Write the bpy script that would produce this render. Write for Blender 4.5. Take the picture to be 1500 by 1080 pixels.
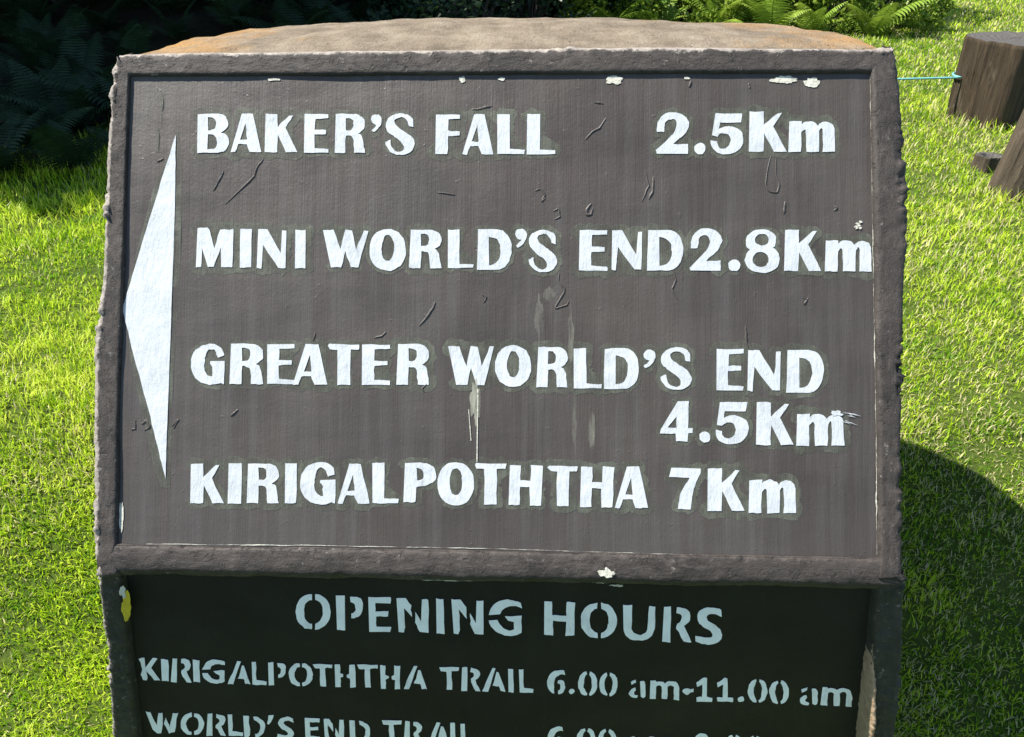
import bpy, bmesh, math, random
import numpy as np
from mathutils import Vector, Matrix

for o in list(bpy.data.objects): bpy.data.objects.remove(o)
scene = bpy.context.scene
COL = scene.collection
rng = np.random.default_rng(7)
random.seed(7)

# ------------------------------------------------------------------ camera, sky, sun, exposure
cam = bpy.data.objects.new('camera', bpy.data.cameras.new('camera'))
COL.objects.link(cam)
CAM = np.array((0.0854, -0.9723, 1.3845))
YAW, PITCH, ROLL = -0.0459, math.radians(30), -0.01433
cam.matrix_world = (Matrix.Translation(Vector(CAM)) @ Matrix.Rotation(-YAW, 4, 'Z')
                    @ Matrix.Rotation(math.pi/2 - PITCH, 4, 'X') @ Matrix.Rotation(ROLL, 4, 'Z'))
cam.data.sensor_width = 36
cam.data.lens = 36*1150/1500
cam.data.clip_start = 0.05
cam.data.clip_end = 500
scene.camera = cam

SUN_AZ, SUN_EL = -84.0, 58.5          # clockwise from +Y, degrees
az, el = math.radians(SUN_AZ), math.radians(SUN_EL)
SUN = Vector((math.sin(az)*math.cos(el), math.cos(az)*math.cos(el), math.sin(el)))
world = bpy.data.worlds.new('World'); scene.world = world; world.use_nodes = True
wn = world.node_tree
sky = wn.nodes.new('ShaderNodeTexSky'); sky.sky_type = 'NISHITA'; sky.sun_disc = False
sky.sun_elevation = el; sky.sun_rotation = az % (2*math.pi)
sky.altitude = 2000; sky.dust_density = 0.6
bg = wn.nodes['Background']; bg.inputs['Strength'].default_value = 0.10
wn.links.new(sky.outputs[0], bg.inputs['Color'])
sl = bpy.data.lights.new('sun', 'SUN'); sl.energy = 4.8; sl.angle = math.radians(0.5); sl.color = (1.0, 0.95, 0.86)
so = bpy.data.objects.new('sun', sl); COL.objects.link(so)
so.rotation_euler = SUN.to_track_quat('Z', 'Y').to_euler()
so.location = (-6, 0, 12)
vs = scene.view_settings
vs.view_transform = 'Standard'; vs.look = 'None'; vs.gamma = 1; vs.use_curve_mapping = False
vs.exposure = 1.3

# ------------------------------------------------------------------ helpers
def hash3(ix, iy, iz):
    h = (ix*374761393 + iy*668265263 + iz*2147483647 + 1013904223) & 0xffffffff
    h = ((h ^ (h >> 13))*1274126177) & 0xffffffff
    h = (h ^ (h >> 16)) & 0xffffff
    return h/float(0xffffff)
def vnoise(P):
    P = np.asarray(P, float); I = np.floor(P).astype(np.int64); F = P-I; F = F*F*(3-2*F)
    out = 0
    for dx in (0, 1):
        for dy in (0, 1):
            for dz in (0, 1):
                w = (F[..., 0] if dx else 1-F[..., 0])*(F[..., 1] if dy else 1-F[..., 1])*(F[..., 2] if dz else 1-F[..., 2])
                out = out + w*hash3(I[..., 0]+dx, I[..., 1]+dy, I[..., 2]+dz)
    return out*2-1
_q = np.linalg.qr(np.array([[0.8, 0.5, -0.3], [-0.4, 0.7, 0.6], [0.5, -0.35, 0.75]]))[0]
NROT = _q
def fbm(P, scale=1.0, octv=4, gain=0.5):
    P = np.asarray(P, float)*scale; a = 1; s = 0
    for k in range(octv):
        P = P@NROT; s = s + a*vnoise(P+17.3*k); a *= gain; P = P*2.03
    return s
def sstep(t):
    t = np.clip(t, 0, 1); return t*t*(3-2*t)

def tag(o, label=None, cat=None, group=None, kind=None):
    if label: o['label'] = label
    if cat: o['category'] = cat
    if group: o['group'] = group
    if kind: o['kind'] = kind
    return o
def link(o, parent=None):
    COL.objects.link(o)
    if parent is not None:
        o.parent = parent
        o.matrix_parent_inverse = parent_inv(parent)
    return o
def parent_inv(p):
    m = Matrix.LocRotScale(p.location, p.rotation_euler, p.scale)
    q = p.parent
    if q is not None: m = Matrix.LocRotScale(q.location, q.rotation_euler, q.scale) @ q.matrix_local.to_4x4() if False else m
    return m.inverted()
def empty(name, loc=(0, 0, 0), rz=0):
    e = bpy.data.objects.new(name, None); e.location = loc; e.rotation_euler = (0, 0, rz)
    e.empty_display_size = 0.1; COL.objects.link(e); return e
def mesh_from(name, V, Fc, smooth=True):
    me = bpy.data.meshes.new(name)
    me.from_pydata([tuple(v) for v in np.asarray(V, float)], [], [tuple(int(i) for i in f) for f in Fc])
    if smooth: me.polygons.foreach_set('use_smooth', np.ones(len(me.polygons), bool))
    me.update(); return me
def obj(name, me, mat, parent=None, local=False):
    o = bpy.data.objects.new(name, me)
    if mat is not None and not len(me.materials): me.materials.append(mat)
    COL.objects.link(o)
    if parent is not None:
        o.parent = parent
        if not local:
            m = Matrix.LocRotScale(parent.location, parent.rotation_euler, parent.scale)
            o.matrix_parent_inverse = m.inverted()
    return o
def grid_faces(nu, nv, closeu=False, closev=False):
    F = []
    for i in range(nu if closeu else nu-1):
        for j in range(nv if closev else nv-1):
            a = i*nv+j; b = ((i+1) % nu)*nv+j
            c = ((i+1) % nu)*nv+(j+1) % nv; d = i*nv+(j+1) % nv
            F.append((a, b, c, d))
    return F
def big_mesh(name, V, T, col=None):
    """fast triangle mesh with an optional colour per vertex"""
    me = bpy.data.meshes.new(name)
    V = np.asarray(V, np.float32); T = np.asarray(T, np.int32)
    me.vertices.add(len(V)); me.vertices.foreach_set('co', V.ravel())
    me.loops.add(T.size); me.loops.foreach_set('vertex_index', T.ravel())
    me.polygons.add(len(T))
    me.polygons.foreach_set('loop_start', np.arange(0, T.size, 3, dtype=np.int32))
    me.polygons.foreach_set('loop_total', np.full(len(T), 3, np.int32))
    if col is not None:
        a = me.color_attributes.new('Col', 'FLOAT_COLOR', 'POINT')
        c = np.ones((len(V), 4), np.float32); c[:, :3] = col
        a.data.foreach_set('color', c.ravel())
    me.update(); me.validate(); return me

# ------------------------------------------------------------------ materials
class M:
    def __init__(s, name):
        s.m = bpy.data.materials.new(name); s.m.use_nodes = True
        s.nt = s.m.node_tree; s.b = s.nt.nodes['Principled BSDF']; s.out = s.nt.nodes['Material Output']
        s.co = s.nt.nodes.new('ShaderNodeTexCoord')
    def n(s, t, **k):
        x = s.nt.nodes.new(t)
        for a, v in k.items(): setattr(x, a, v)
        return x
    def l(s, a, b): s.nt.links.new(a, b)
    def noise(s, scale, detail=4, rough=0.55, stretch=None, src='Object'):
        x = s.n('ShaderNodeTexNoise'); x.inputs['Scale'].default_value = scale
        x.inputs['Detail'].default_value = detail; x.inputs['Roughness'].default_value = rough
        v = s.co.outputs[src]
        if stretch:
            mp = s.n('ShaderNodeMapping'); mp.inputs['Scale'].default_value = stretch
            s.l(v, mp.inputs['Vector']); v = mp.outputs[0]
        s.l(v, x.inputs['Vector']); return x.outputs['Fac']
    def ramp(s, fac, stops):
        r = s.n('ShaderNodeValToRGB'); e = r.color_ramp.elements
        while len(e) < len(stops): e.new(0.5)
        for k, (p, c) in enumerate(stops):
            e[k].position = p
            e[k].color = (c, c, c, 1) if isinstance(c, (int, float)) else (*c, 1)
        s.l(fac, r.inputs['Fac']); return r.outputs['Color']
    def mix(s, fac, a, b, mode='MIX'):
        x = s.n('ShaderNodeMix', data_type='RGBA', blend_type=mode)
        for sock, v in ((x.inputs[0], fac), (x.inputs[6], a), (x.inputs[7], b)):
            if hasattr(v, 'is_output'): s.l(v, sock)
            elif isinstance(v, (int, float)): sock.default_value = v
            else: sock.default_value = (*v, 1)
        return x.outputs[2]
    def bump(s, h, dist=0.002, strength=1.0, prev=None):
        x = s.n('ShaderNodeBump'); x.inputs['Distance'].default_value = dist; x.inputs['Strength'].default_value = strength
        s.l(h, x.inputs['Height'])
        if prev is not None: s.l(prev, x.inputs['Normal'])
        return x.outputs[0]
    def fin(s, color=None, rough=0.7, normal=None, spec=0.4):
        if color is not None:
            if hasattr(color, 'is_output'): s.l(color, s.b.inputs['Base Color'])
            else: s.b.inputs['Base Color'].default_value = (*color, 1)
        if hasattr(rough, 'is_output'): s.l(rough, s.b.inputs['Roughness'])
        else: s.b.inputs['Roughness'].default_value = rough
        s.b.inputs['Specular IOR Level'].default_value = spec
        if normal is not None: s.l(normal, s.b.inputs['Normal'])
        return s.m

def mat_panel():
    m = M('brown_panel_paint')
    c = m.ramp(m.noise(2.6, 6, 0.62), [(0.3, (0.042, 0.033, 0.028)), (0.5, (0.055, 0.045, 0.038)), (0.7, (0.055, 0.050, 0.042))])
    c = m.mix(m.ramp(m.noise(5, 6, 0.7, stretch=(1.6, 0.25, 0.25)), [(0.5, 0.0), (0.74, 0.36)]), c, (0.088, 0.082, 0.070))       # rain-washed streaks
    c = m.mix(m.ramp(m.noise(6, 5, 0.7, stretch=(0.25, 1.5, 1.5)), [(0.55, 0.0), (0.75, 0.5)]), c, (0.038, 0.029, 0.025))        # brush bands
    c = m.mix(m.ramp(m.noise(60, 3, stretch=(1, 0.05, 0.05)), [(0.45, 0.0), (0.8, 0.45)]), c, (0.098, 0.089, 0.084))
    c = m.mix(m.ramp(m.noise(210, 4, 0.7), [(0.68, 0.0), (0.76, 0.3)]), c, (0.13, 0.12, 0.11))
    n = m.bump(m.noise(420, 2, 0.5, stretch=(1, 0.02, 0.02)), 0.0012, 0.36)
    n = m.bump(m.noise(190, 5, 0.7), 0.0010, 0.55, n)
    n = m.bump(m.noise(14, 5, 0.5, stretch=(0.5, 1, 1)), 0.006, 0.35, n)
    n = m.bump(m.ramp(m.noise(95, 2), [(0.70, 0.0), (0.78, 1.0)]), 0.0010, 0.35, n)
    r = m.ramp(m.noise(8, 4), [(0.3, 0.38), (0.7, 0.58)])
    return m.fin(c, r, n, 0.4)
def worn(m, c):
    a = m.n('ShaderNodeAttribute', attribute_name='Wear')
    x = m.n('ShaderNodeMath', operation='MULTIPLY_ADD'); m.l(m.noise(45, 6, 0.75), x.inputs[0]); x.inputs[1].default_value = 1.3; m.l(a.outputs['Fac'], x.inputs[2])
    bare = m.ramp(m.noise(60, 5, 0.7), [(0.3, (0.13, 0.11, 0.095)), (0.5, (0.25, 0.22, 0.19)), (0.7, (0.36, 0.32, 0.275))])
    return m.mix(m.ramp(x.outputs[0], [(0.98, 0.0), (1.0, 0.0)]) if False else ramp2(m, x.outputs[0]), c, bare)
def ramp2(m, v):
    r = m.n('ShaderNodeMapRange'); m.l(v, r.inputs[0]); r.inputs[1].default_value = 1.05; r.inputs[2].default_value = 1.2
    return r.outputs[0]
def mat_frame(name='brown_frame_paint', grain=(0.35, 1, 1), lo=(0.024, 0.020, 0.0175), hi=(0.056, 0.047, 0.041), chip=0.62):
    m = M(name)
    c = m.ramp(m.noise(10, 6, 0.65), [(0.3, lo), (0.7, hi)])
    c = m.mix(m.ramp(m.noise(110, 5, 0.7, grain), [(0.5, 0.0), (0.68, 0.5)]), c, tuple(x*1.7 for x in hi))
    c = m.mix(m.ramp(m.noise(75, 6, 0.75), [(chip, 0.0), (chip+0.06, 0.8)]), c, (0.19, 0.172, 0.15))
    c = m.mix(m.ramp(m.noise(38, 5, 0.75), [(0.33, 0.9), (0.40, 0.0)]), c, (0.014, 0.013, 0.013))
    c = worn(m, c)
    n = m.bump(m.noise(130, 5, 0.65, grain), 0.0025, 0.6)
    n = m.bump(m.ramp(m.noise(70, 5, 0.7), [(0.28, 0.0), (0.42, 1.0)]), 0.004, 0.7, n)
    n = m.bump(m.noise(330, 3, 0.6), 0.0015, 0.6, n)
    return m.fin(c, 0.68, n, 0.3)
def mat_concrete():
    m = M('weathered_concrete')
    c = m.ramp(m.noise(14, 6, 0.65), [(0.28, (0.10, 0.080, 0.056)), (0.5, (0.19, 0.153, 0.110)), (0.72, (0.27, 0.228, 0.170))])
    g = m.n('ShaderNodeSeparateXYZ'); m.l(m.co.outputs['Object'], g.inputs[0])
    ab = m.n('ShaderNodeMath', operation='ABSOLUTE'); m.l(g.outputs[0], ab.inputs[0])
    mr = m.n('ShaderNodeMapRange'); m.l(ab.outputs[0], mr.inputs[0])
    mr.inputs[1].default_value = 0.1; mr.inputs[2].default_value = 0.6; mr.inputs[3].default_value = -0.12; mr.inputs[4].default_value = 0.16
    ad = m.n('ShaderNodeMath', operation='ADD'); m.l(m.noise(6.5, 6, 0.68, stretch=(1, 0.7, 0.7)), ad.inputs[0]); m.l(mr.outputs[0], ad.inputs[1])
    c = m.mix(m.ramp(ad.outputs[0], [(0.55, 0.0), (0.8, 0.7)]), c, (0.36, 0.19, 0.05))      # orange lichen
    c = m.mix(m.ramp(m.noise(90, 3, 0.6), [(0.28, 0.8), (0.36, 0.0)]), c, (0.07, 0.06, 0.05))
    n = m.bump(m.noise(70, 6, 0.7), 0.010, 0.8)
    n = m.bump(m.noise(260, 3, 0.6), 0.003, 0.7, n)
    return m.fin(c, 0.9, n, 0.2)
def mat_lower():
    m = M('dark_green_panel_paint')
    c = m.ramp(m.noise(5, 4), [(0.3, (0.0115, 0.0112, 0.0105)), (0.7, (0.0185, 0.0175, 0.0160))])
    c = m.mix(m.ramp(m.noise(9, 6, 0.7), [(0.52, 0.0), (0.75, 0.6)]), c, (0.022, 0.022, 0.019))
    c = m.mix(m.ramp(m.noise(150, 2), [(0.78, 0.0), (0.80, 0.7)]), c, (0.10, 0.10, 0.08))
    n = m.bump(m.noise(300, 2, 0.5, stretch=(1, 0.05, 0.05)), 0.001, 0.4)
    n = m.bump(m.noise(30, 4), 0.002, 0.4, n)
    return m.fin(c, 0.62, n, 0.14)
def mat_white(name, col):
    m = M(name)
    d = tuple(x*0.9 for x in col)
    c = m.ramp(m.noise(30, 5), [(0.35, d), (0.6, col)])
    c = m.mix(m.ramp(m.noise(34, 6, 0.75, (1, 0.35, 0.35)), [(0.54, 0.0), (0.76, 0.6)]), c, tuple(x*0.5 for x in col))
    c = m.mix(m.ramp(m.noise(120, 4, 0.7), [(0.70, 0.0), (0.76, 0.75)]), c, (0.30, 0.29, 0.28))
    n = m.bump(m.noise(170, 5, 0.7, (1, 0.35, 0.35)), 0.0018, 0.7)
    n = m.bump(m.noise(26, 5, 0.6), 0.003, 0.4, n)
    return m.fin(c, 0.55, n, 0.3)
def mat_halo():
    m = M('old_letter_ghost_paint')
    c = m.ramp(m.noise(24, 5), [(0.35, (0.082, 0.086, 0.064)), (0.65, (0.118, 0.122, 0.094))])
    n = m.bump(m.noise(420, 2, 0.5, stretch=(1, 0.02, 0.02)), 0.0012, 0.55)
    n = m.bump(m.noise(160, 4, 0.65), 0.0016, 0.5, n)
    m.fin(c, 0.5, n, 0.35)
    tr = m.n('ShaderNodeBsdfTransparent'); mx = m.n('ShaderNodeMixShader')
    m.l(m.ramp(m.noise(38, 5, 0.7, stretch=(1, 0.5, 0.5)), [(0.38, 0.85), (0.66, 0.1)]), mx.inputs[0])
    m.l(tr.outputs[0], mx.inputs[1]); m.l(m.b.outputs[0], mx.inputs[2]); m.l(mx.outputs[0], m.out.inputs[0])
    # factor 0 = see through, 1 = ghost paint
    return m.m
def mat_plain(name, c0, c1, scale=30, rough=0.8, bd=0.003, stretch=None, spec=0.3):
    m = M(name)
    c = m.ramp(m.noise(scale, 5, 0.6, stretch), [(0.32, c0), (0.68, c1)])
    n = m.bump(m.noise(scale*2.2, 5, 0.65, stretch), bd, 0.8)
    return m.fin(c, rough, n, spec)
def mat_leaf(name, trans=0.35, rough=0.5, tint=(1, 1, 1)):
    m = M(name)
    a = m.n('ShaderNodeAttribute', attribute_name='Col')
    c = m.mix(1.0, a.outputs['Color'], tint, 'MULTIPLY')
    m.fin(c, rough, None, 0.25)
    t = m.n('ShaderNodeBsdfTranslucent'); m.l(c, t.inputs['Color'])
    mx = m.n('ShaderNodeMixShader'); mx.inputs[0].default_value = trans
    m.l(m.b.outputs[0], mx.inputs[1]); m.l(t.outputs[0], mx.inputs[2]); m.l(mx.outputs[0], m.out.inputs[0])
    return m.m
def mat_ground():
    m = M('turf_soil')
    c = m.ramp(m.noise(7, 6, 0.65), [(0.3, (0.045, 0.075, 0.012)), (0.6, (0.08, 0.115, 0.018)), (0.8, (0.13, 0.125, 0.045))])
    c = m.mix(m.ramp(m.noise(55, 4, 0.7), [(0.4, 0.6), (0.55, 0.0)]), c, (0.04, 0.06, 0.012))
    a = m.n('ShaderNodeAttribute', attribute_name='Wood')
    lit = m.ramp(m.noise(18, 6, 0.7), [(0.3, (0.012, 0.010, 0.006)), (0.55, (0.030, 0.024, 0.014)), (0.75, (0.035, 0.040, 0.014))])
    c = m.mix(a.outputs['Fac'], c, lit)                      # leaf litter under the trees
    n = m.bump(m.noise(60, 6, 0.7), 0.02, 0.8)
    return m.fin(c, 0.95, n, 0.1)

PANEL, FRAME, FRAMED, CONC, LOWER = mat_panel(), mat_frame(), mat_frame('dark_frame_paint', (1, 1, 0.35), (0.016, 0.017, 0.015), (0.036, 0.035, 0.031), 0.60), mat_concrete(), mat_lower()
FRAMEV = mat_frame('brown_side_frame_paint', (1, 0.4, 0.3))
WHITE = mat_white('white_letter_paint', (0.50, 0.525, 0.54)); WHITE2 = mat_white('pale_stencil_paint', (0.84, 0.87, 0.87))
HALO = mat_halo()
CREAM = mat_plain('cream_undercoat_and_lit_edge', (0.40, 0.39, 0.32), (0.56, 0.55, 0.46), 60)  # undercoat in the chips, also the colour of the painted-on lit edges
YELLOW = mat_plain('yellow_undercoat', (0.45, 0.36, 0.02), (0.55, 0.46, 0.03), 60)
GRASS, LEAF = mat_leaf('grass_blade', 0.45, 0.5), mat_leaf('leaf', 0.30, 0.42)
FERN = mat_leaf('fern_leaf', 0.30, 0.5)
BARK = mat_plain('forest_bark', (0.03, 0.025, 0.02), (0.09, 0.075, 0.06), 12, 0.9, 0.02, (1, 1, 0.2))

# ------------------------------------------------------------------ ground
def H(x, y):
    x = np.asarray(x, float); y = np.asarray(y, float)
    z = -0.19 + 0.36*sstep((y+0.05)/1.0) + 0.015*np.maximum(y-1.0, 0)
    z = z + 0.75*sstep((x-4.2)/7.0)*sstep((y-5.0)/9.0) + 0.03*np.maximum(x-6, 0)*sstep((y-6)/6)
    z = z + 0.95*sstep((y-3.9)/5.5)*sstep((-x-0.2)/2.2)
    P = np.stack([x, y, 0*x], -1)
    z = z + 0.016*fbm(P, 1.6, 3) + 0.006*fbm(P, 7, 2)
    z = z + 0.10*sstep((-x-1.7)/1.2)*sstep((y-2.4)/1.5)*(0.5+0.5*vnoise(P*2.3))
    return np.where(np.hypot(x, y) > 40, z*0+np.minimum(z, 1.6), z)
t = np.linspace(-1, 1, 261); ax = 6*np.sinh(t*4.2)/math.sinh(4.2)*22
gx, gy = np.meshgrid(ax+0.3, ax+2.5, indexing='ij')
V = np.stack([gx, gy, H(gx, gy)], -1).reshape(-1, 3)
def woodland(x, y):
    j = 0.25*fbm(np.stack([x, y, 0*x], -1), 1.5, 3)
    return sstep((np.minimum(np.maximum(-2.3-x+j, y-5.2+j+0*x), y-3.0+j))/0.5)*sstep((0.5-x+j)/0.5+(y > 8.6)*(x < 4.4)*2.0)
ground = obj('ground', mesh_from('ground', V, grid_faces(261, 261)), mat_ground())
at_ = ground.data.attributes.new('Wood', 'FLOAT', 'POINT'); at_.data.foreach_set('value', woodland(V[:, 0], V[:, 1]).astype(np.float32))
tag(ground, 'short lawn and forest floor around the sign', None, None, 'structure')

# ------------------------------------------------------------------ the sign
Z0, LEAN, HP = 0.47, 0.55888, 0.8025
SU = np.array((0, math.sin(LEAN), math.cos(LEAN))); NU = np.array((0, -math.cos(LEAN), math.sin(LEAN)))
LL = math.radians(-1.0); PL = np.array((0, -0.004, 0.415))
SL = np.array((0, math.sin(LL), math.cos(LL))); NL = np.array((0, -math.cos(LL), math.sin(LL)))
def PU(u, v, n=0.0):
    u = np.asarray(u, float)[..., None]; v = np.asarray(v, float)[..., None]; n = np.asarray(n, float)[..., None]
    return u*np.array((1., 0, 0)) + np.array((0, 0, Z0)) + v*SU + n*NU
def PLW(u, v, n=0.0):
    u = np.asarray(u, float)[..., None]; v = np.asarray(v, float)[..., None]; n = np.asarray(n, float)[..., None]
    return u*np.array((1., 0, 0)) + PL + v*SL + n*NL
# survey of the two painted faces: photo measure -> metres on the face
def survey(P0, S, N):
    F = np.array([math.sin(YAW)*math.cos(PITCH), math.cos(YAW)*math.cos(PITCH), -math.sin(PITCH)])
    R = np.array([math.cos(YAW), -math.sin(YAW), 0]); U = np.cross(R, F)
    R2 = math.cos(ROLL)*R+math.sin(ROLL)*U; U2 = np.cross(R2, F)
    def fn(p):
        p = np.asarray(p, float)
        d = F + ((p[..., :1]-750)/1150)*R2 + ((540-p[..., 1:2])/1150)*U2
        tt = ((P0-CAM)@N)/(d@N); Q = CAM+d*tt[..., None]
        return np.stack([Q[..., 0], (Q-P0)@S], -1)
    return fn
UF = survey(np.array((0, 0, Z0)), SU, NU); LF = survey(PL, SL, NL)

sign = empty('information_sign', (0, 0.3, 0))
tag(sign, 'brown painted concrete trail sign with white distances and opening hours', 'sign')

# body : D-shaped block, lofted level by level
def interp(z, pts): return np.interp(z, [p[0] for p in pts], [p[1] for p in pts])
ul = UF([(170, 90), (160, 180), (155, 250), (150, 400), (135, 550), (138, 700), (140, 800), (143, 835)])
ur = UF([(1312, 75), (1318, 150), (1328, 330), (1322, 450), (1318, 640), (1320, 800), (1322, 830)])
ll_ = LF([(146, 850), (150, 870), (160, 960), (168, 1080)]); lr_ = LF([(1320, 868), (1316, 950), (1308, 1020), (1295, 1080)])
zl = [(-0.5, ll_[-1, 0]-0.06)]+[(PL[2]+q[1]*SL[2], q[0]) for q in ll_[::-1]]+[(Z0+q[1]*SU[2], q[0]) for q in ul[::-1][1:]]
zr = [(-0.5, lr_[-1, 0]+0.06)]+[(PL[2]+q[1]*SL[2], q[0]) for q in lr_[::-1]]+[(Z0+q[1]*SU[2], q[0]) for q in ur[::-1][1:]]
zl.sort(); zr.sort()
def y_front(z):
    return np.where(z < 0.43, PL[1]+(z-PL[2])*math.tan(LL), (z-Z0)*math.tan(LEAN)) + 0.016
NF, NB = 90, 130
def outline(z, shrink=0.0):
    xl, xr = float(interp(z, zl))+0.006, float(interp(z, zr))-0.006
    yf = float(y_front(np.array(z)))
    yb = 0.945 + 0.16*(1-np.clip((z)/1.2, 0, 1))
    fx = np.linspace(xl, xr, NF); front = np.stack([fx, np.full(NF, yf)], -1)
    th = np.linspace(0, math.pi, NB+2)[1:-1]
    cx, hx = (xl+xr)/2, (xr-xl)/2
    c, s_ = np.cos(th), np.sin(th)
    ex = np.sign(c)*np.abs(c)**0.72; ey = np.abs(s_)**0.62
    back = np.stack([cx+hx*ex - 0.03*s_, yf+0.03+(yb-yf-0.03)*ey*(1-0.07*c)], -1)
    return np.concatenate([front, back])
ZT = 1.182
zs = np.concatenate([np.linspace(-0.42, 0.40, 60), np.linspace(0.41, ZT-0.02, 80), ZT-0.018*np.array((0.85, 0.7, 0.5, 0.3, 0.15, 0.05, 0.0))])
rings = []
for z in zs:
    r = outline(min(z, ZT)); k = min(1, max(0, (z-(ZT-0.018))/0.018))
    c = r.mean(0); r = c+(r-c)*(1-0.03*(1-math.sqrt(1-k*k))); rings.append(np.column_stack([r, np.full(len(r), z)]))
last = rings[-1][:, :2]; c = np.array((0.0, 0.68))
for k in np.linspace(0, 1, 30)[1:]:
    r = c+(last-c)*(1-k)*0.985
    dome = 0.016*(1-(1-k)**2.4)
    rings.append(np.column_stack([r, np.full(len(r), ZT+dome)]))
Vb = np.concatenate(rings); nr, nc = len(rings), NF+NB
Fb = grid_faces(nr, nc, False, True)
me = mesh_from('concrete_block', Vb, [f[::-1] for f in Fb])
nrm = np.zeros(len(Vb)*3); me.vertices.foreach_get('normal', nrm); nrm = nrm.reshape(-1, 3)
side = sstep((np.abs(Vb[:, 0])-0.58)/0.08)*(Vb[:, 2] < ZT-0.03)
d = 0.0035*fbm(Vb, 14, 4)+side*(0.010*fbm(Vb, 22, 4, 0.6))+0.006*fbm(Vb, 5, 2)
front_flat = (Vb[:, 1] < y_front(Vb[:, 2])+0.004)
d = np.where(front_flat, np.minimum(d, 0), d)
Vb = Vb+nrm*d[:, None]
me.vertices.foreach_set('co', Vb.ravel()); me.update()
body = obj('concrete_block', me, CONC, sign)
if sum(p.normal.z*(p.center.z > ZT) for p in list(me.polygons)[-2000:]) < 0: me.flip_normals()

# painted faces
def sheet(name, fn, u0f, u1f, v0, v1, nu, nv, mat, amp, n0=0.0):
    vv = np.linspace(v0, v1, nv); tt = np.linspace(0, 1, nu)
    U = np.array([u0f(v)+(u1f(v)-u0f(v))*tt for v in vv]).T; Vv = np.tile(vv, (nu, 1))
    P = fn(U, Vv, 0*U); n = amp*fbm(P, 9, 3)+n0
    return obj(name, mesh_from(name, fn(U, Vv, n).reshape(-1, 3), grid_faces(nu, nv)), mat, sign)
upper = sheet('upper_panel', PU, lambda v: -0.640, lambda v: 0.640, -0.012, 0.815, 150, 100, PANEL, 0.0006)
li = LF([(187, 860), (192, 900), (200, 990), (210, 1075)]); ri = LF([(1268, 885), (1264, 950), (1255, 1080)])
lif = lambda v: float(np.interp(v, li[::-1, 1], li[::-1, 0])); rif = lambda v: float(np.interp(v, ri[::-1, 1], ri[::-1, 0]))
lower = sheet('lower_panel', PLW, lambda v: lif(v)-0.02, lambda v: rif(v)+0.02, -0.75, 0.02, 130, 80, LOWER, 0.0005)

# raised frame bars : loft of a rounded section between an inner and an outer edge line
def bar(name, fn, inner, outer, mat, proud=0.016, side=0.10, rough=0.002, edge=0.007, seed=0, step=0.0045, proud_f=None, back=None, wear=0.0, cap=None):
    inner = np.asarray(inner, float); outer = np.asarray(outer, float)
    def resample(L, n):
        s = np.concatenate([[0], np.cumsum(np.hypot(*np.diff(L, axis=0).T))]); q = np.linspace(0, s[-1], n)
        return np.column_stack([np.interp(q, s, L[:, 0]), np.interp(q, s, L[:, 1])])
    n = max(8, int(np.hypot(*(inner[-1]-inner[0]))/step)); A, B = resample(inner, n), resample(outer, n)
    # t across, n out of the face
    sec = [(0.0, -0.006), (0.02, 0.35), (0.06, 0.8), (0.12, 0.97)] + [(x, 1.0) for x in np.linspace(0.18, 0.72, 7)] + [(0.82, 0.96), (0.9, 0.85), (0.96, 0.6), (1.0, 0.2)]
    nt = len(sec); nb = 12
    V = np.zeros((n, nt+nb, 3)); Wt = np.zeros((n, nt+nb))
    for i in range(n):
        pr = proud if proud_f is None else proud_f(i/(n-1))
        for j, (tt, nn) in enumerate(sec):
            q = A[i]+(B[i]-A[i])*tt
            V[i, j] = fn(q[0], q[1], nn*pr if nn >= 0 else nn); Wt[i, j] = rough/0.002*0.25 if tt < 0.1 else (rough/0.002 if tt < 0.75 else edge/0.002)
        bd = np.array(back(i/(n-1)) if callable(back) else (back if back is not None else (0, 1.0, 0)), float)
        for j in range(nb):
            V[i, nt+j] = V[i, nt-1]+bd*side*(j+1)/nb; Wt[i, nt+j] = edge/0.002
    WR = np.zeros((n, nt+nb)); WR[:, nt-1:] = 0.66; WR[:, nt-2] = 0.6; WR[:, nt-3] = 0.5; WR[:, nt-4] = 0.36; WR[:, nt-5] = 0.18; WR *= wear
    if cap is not None:
        add = [V[-1]+np.array((0, cap[0]*(1-math.cos(k_*math.pi/2)), -cap[1]*math.sin(k_*math.pi/2))) for k_ in np.linspace(0, 1, 9)[1:]]
        V = np.concatenate([V, np.array(add)]); Wt = np.concatenate([Wt, np.repeat(Wt[-1:], 8, 0)]); WR = np.concatenate([WR, np.repeat(WR[-1:], 8, 0)]); n += 8
    P = V.reshape(-1, 3); me = mesh_from(name, P, grid_faces(n, nt+nb))
    at_ = me.attributes.new('Wear', 'FLOAT', 'POINT'); at_.data.foreach_set('value', WR.astype(np.float32).ravel())
    nr_ = np.zeros(len(P)*3); me.vertices.foreach_get('normal', nr_); nr_ = nr_.reshape(-1, 3)
    sg = np.sign((nr_.reshape(n, nt+nb, 3)[:, 5] @ (NU if fn is PU else NL)).mean()) or 1
    nr_ = nr_*sg
    w = Wt.reshape(-1)
    w = np.where(w > 1.0, w*(0.2+1.5*np.clip(0.25+fbm(P+seed+5, 9, 2), 0, 1.2)), w)
    dd = 0.002*w*(fbm(P+seed, 48, 4, 0.7)*0.75+0.5*fbm(P+seed, 150, 2))+0.0014*fbm(P+seed, 7, 2)
    P = P+nr_*dd[:, None]; me.vertices.foreach_set('co', P.ravel()); me.update()
    if sg < 0: me.flip_normals()
    return obj(name, me, mat, sign)
px = lambda *a: UF(list(a)); lx = lambda *a: LF(list(a))
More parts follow.
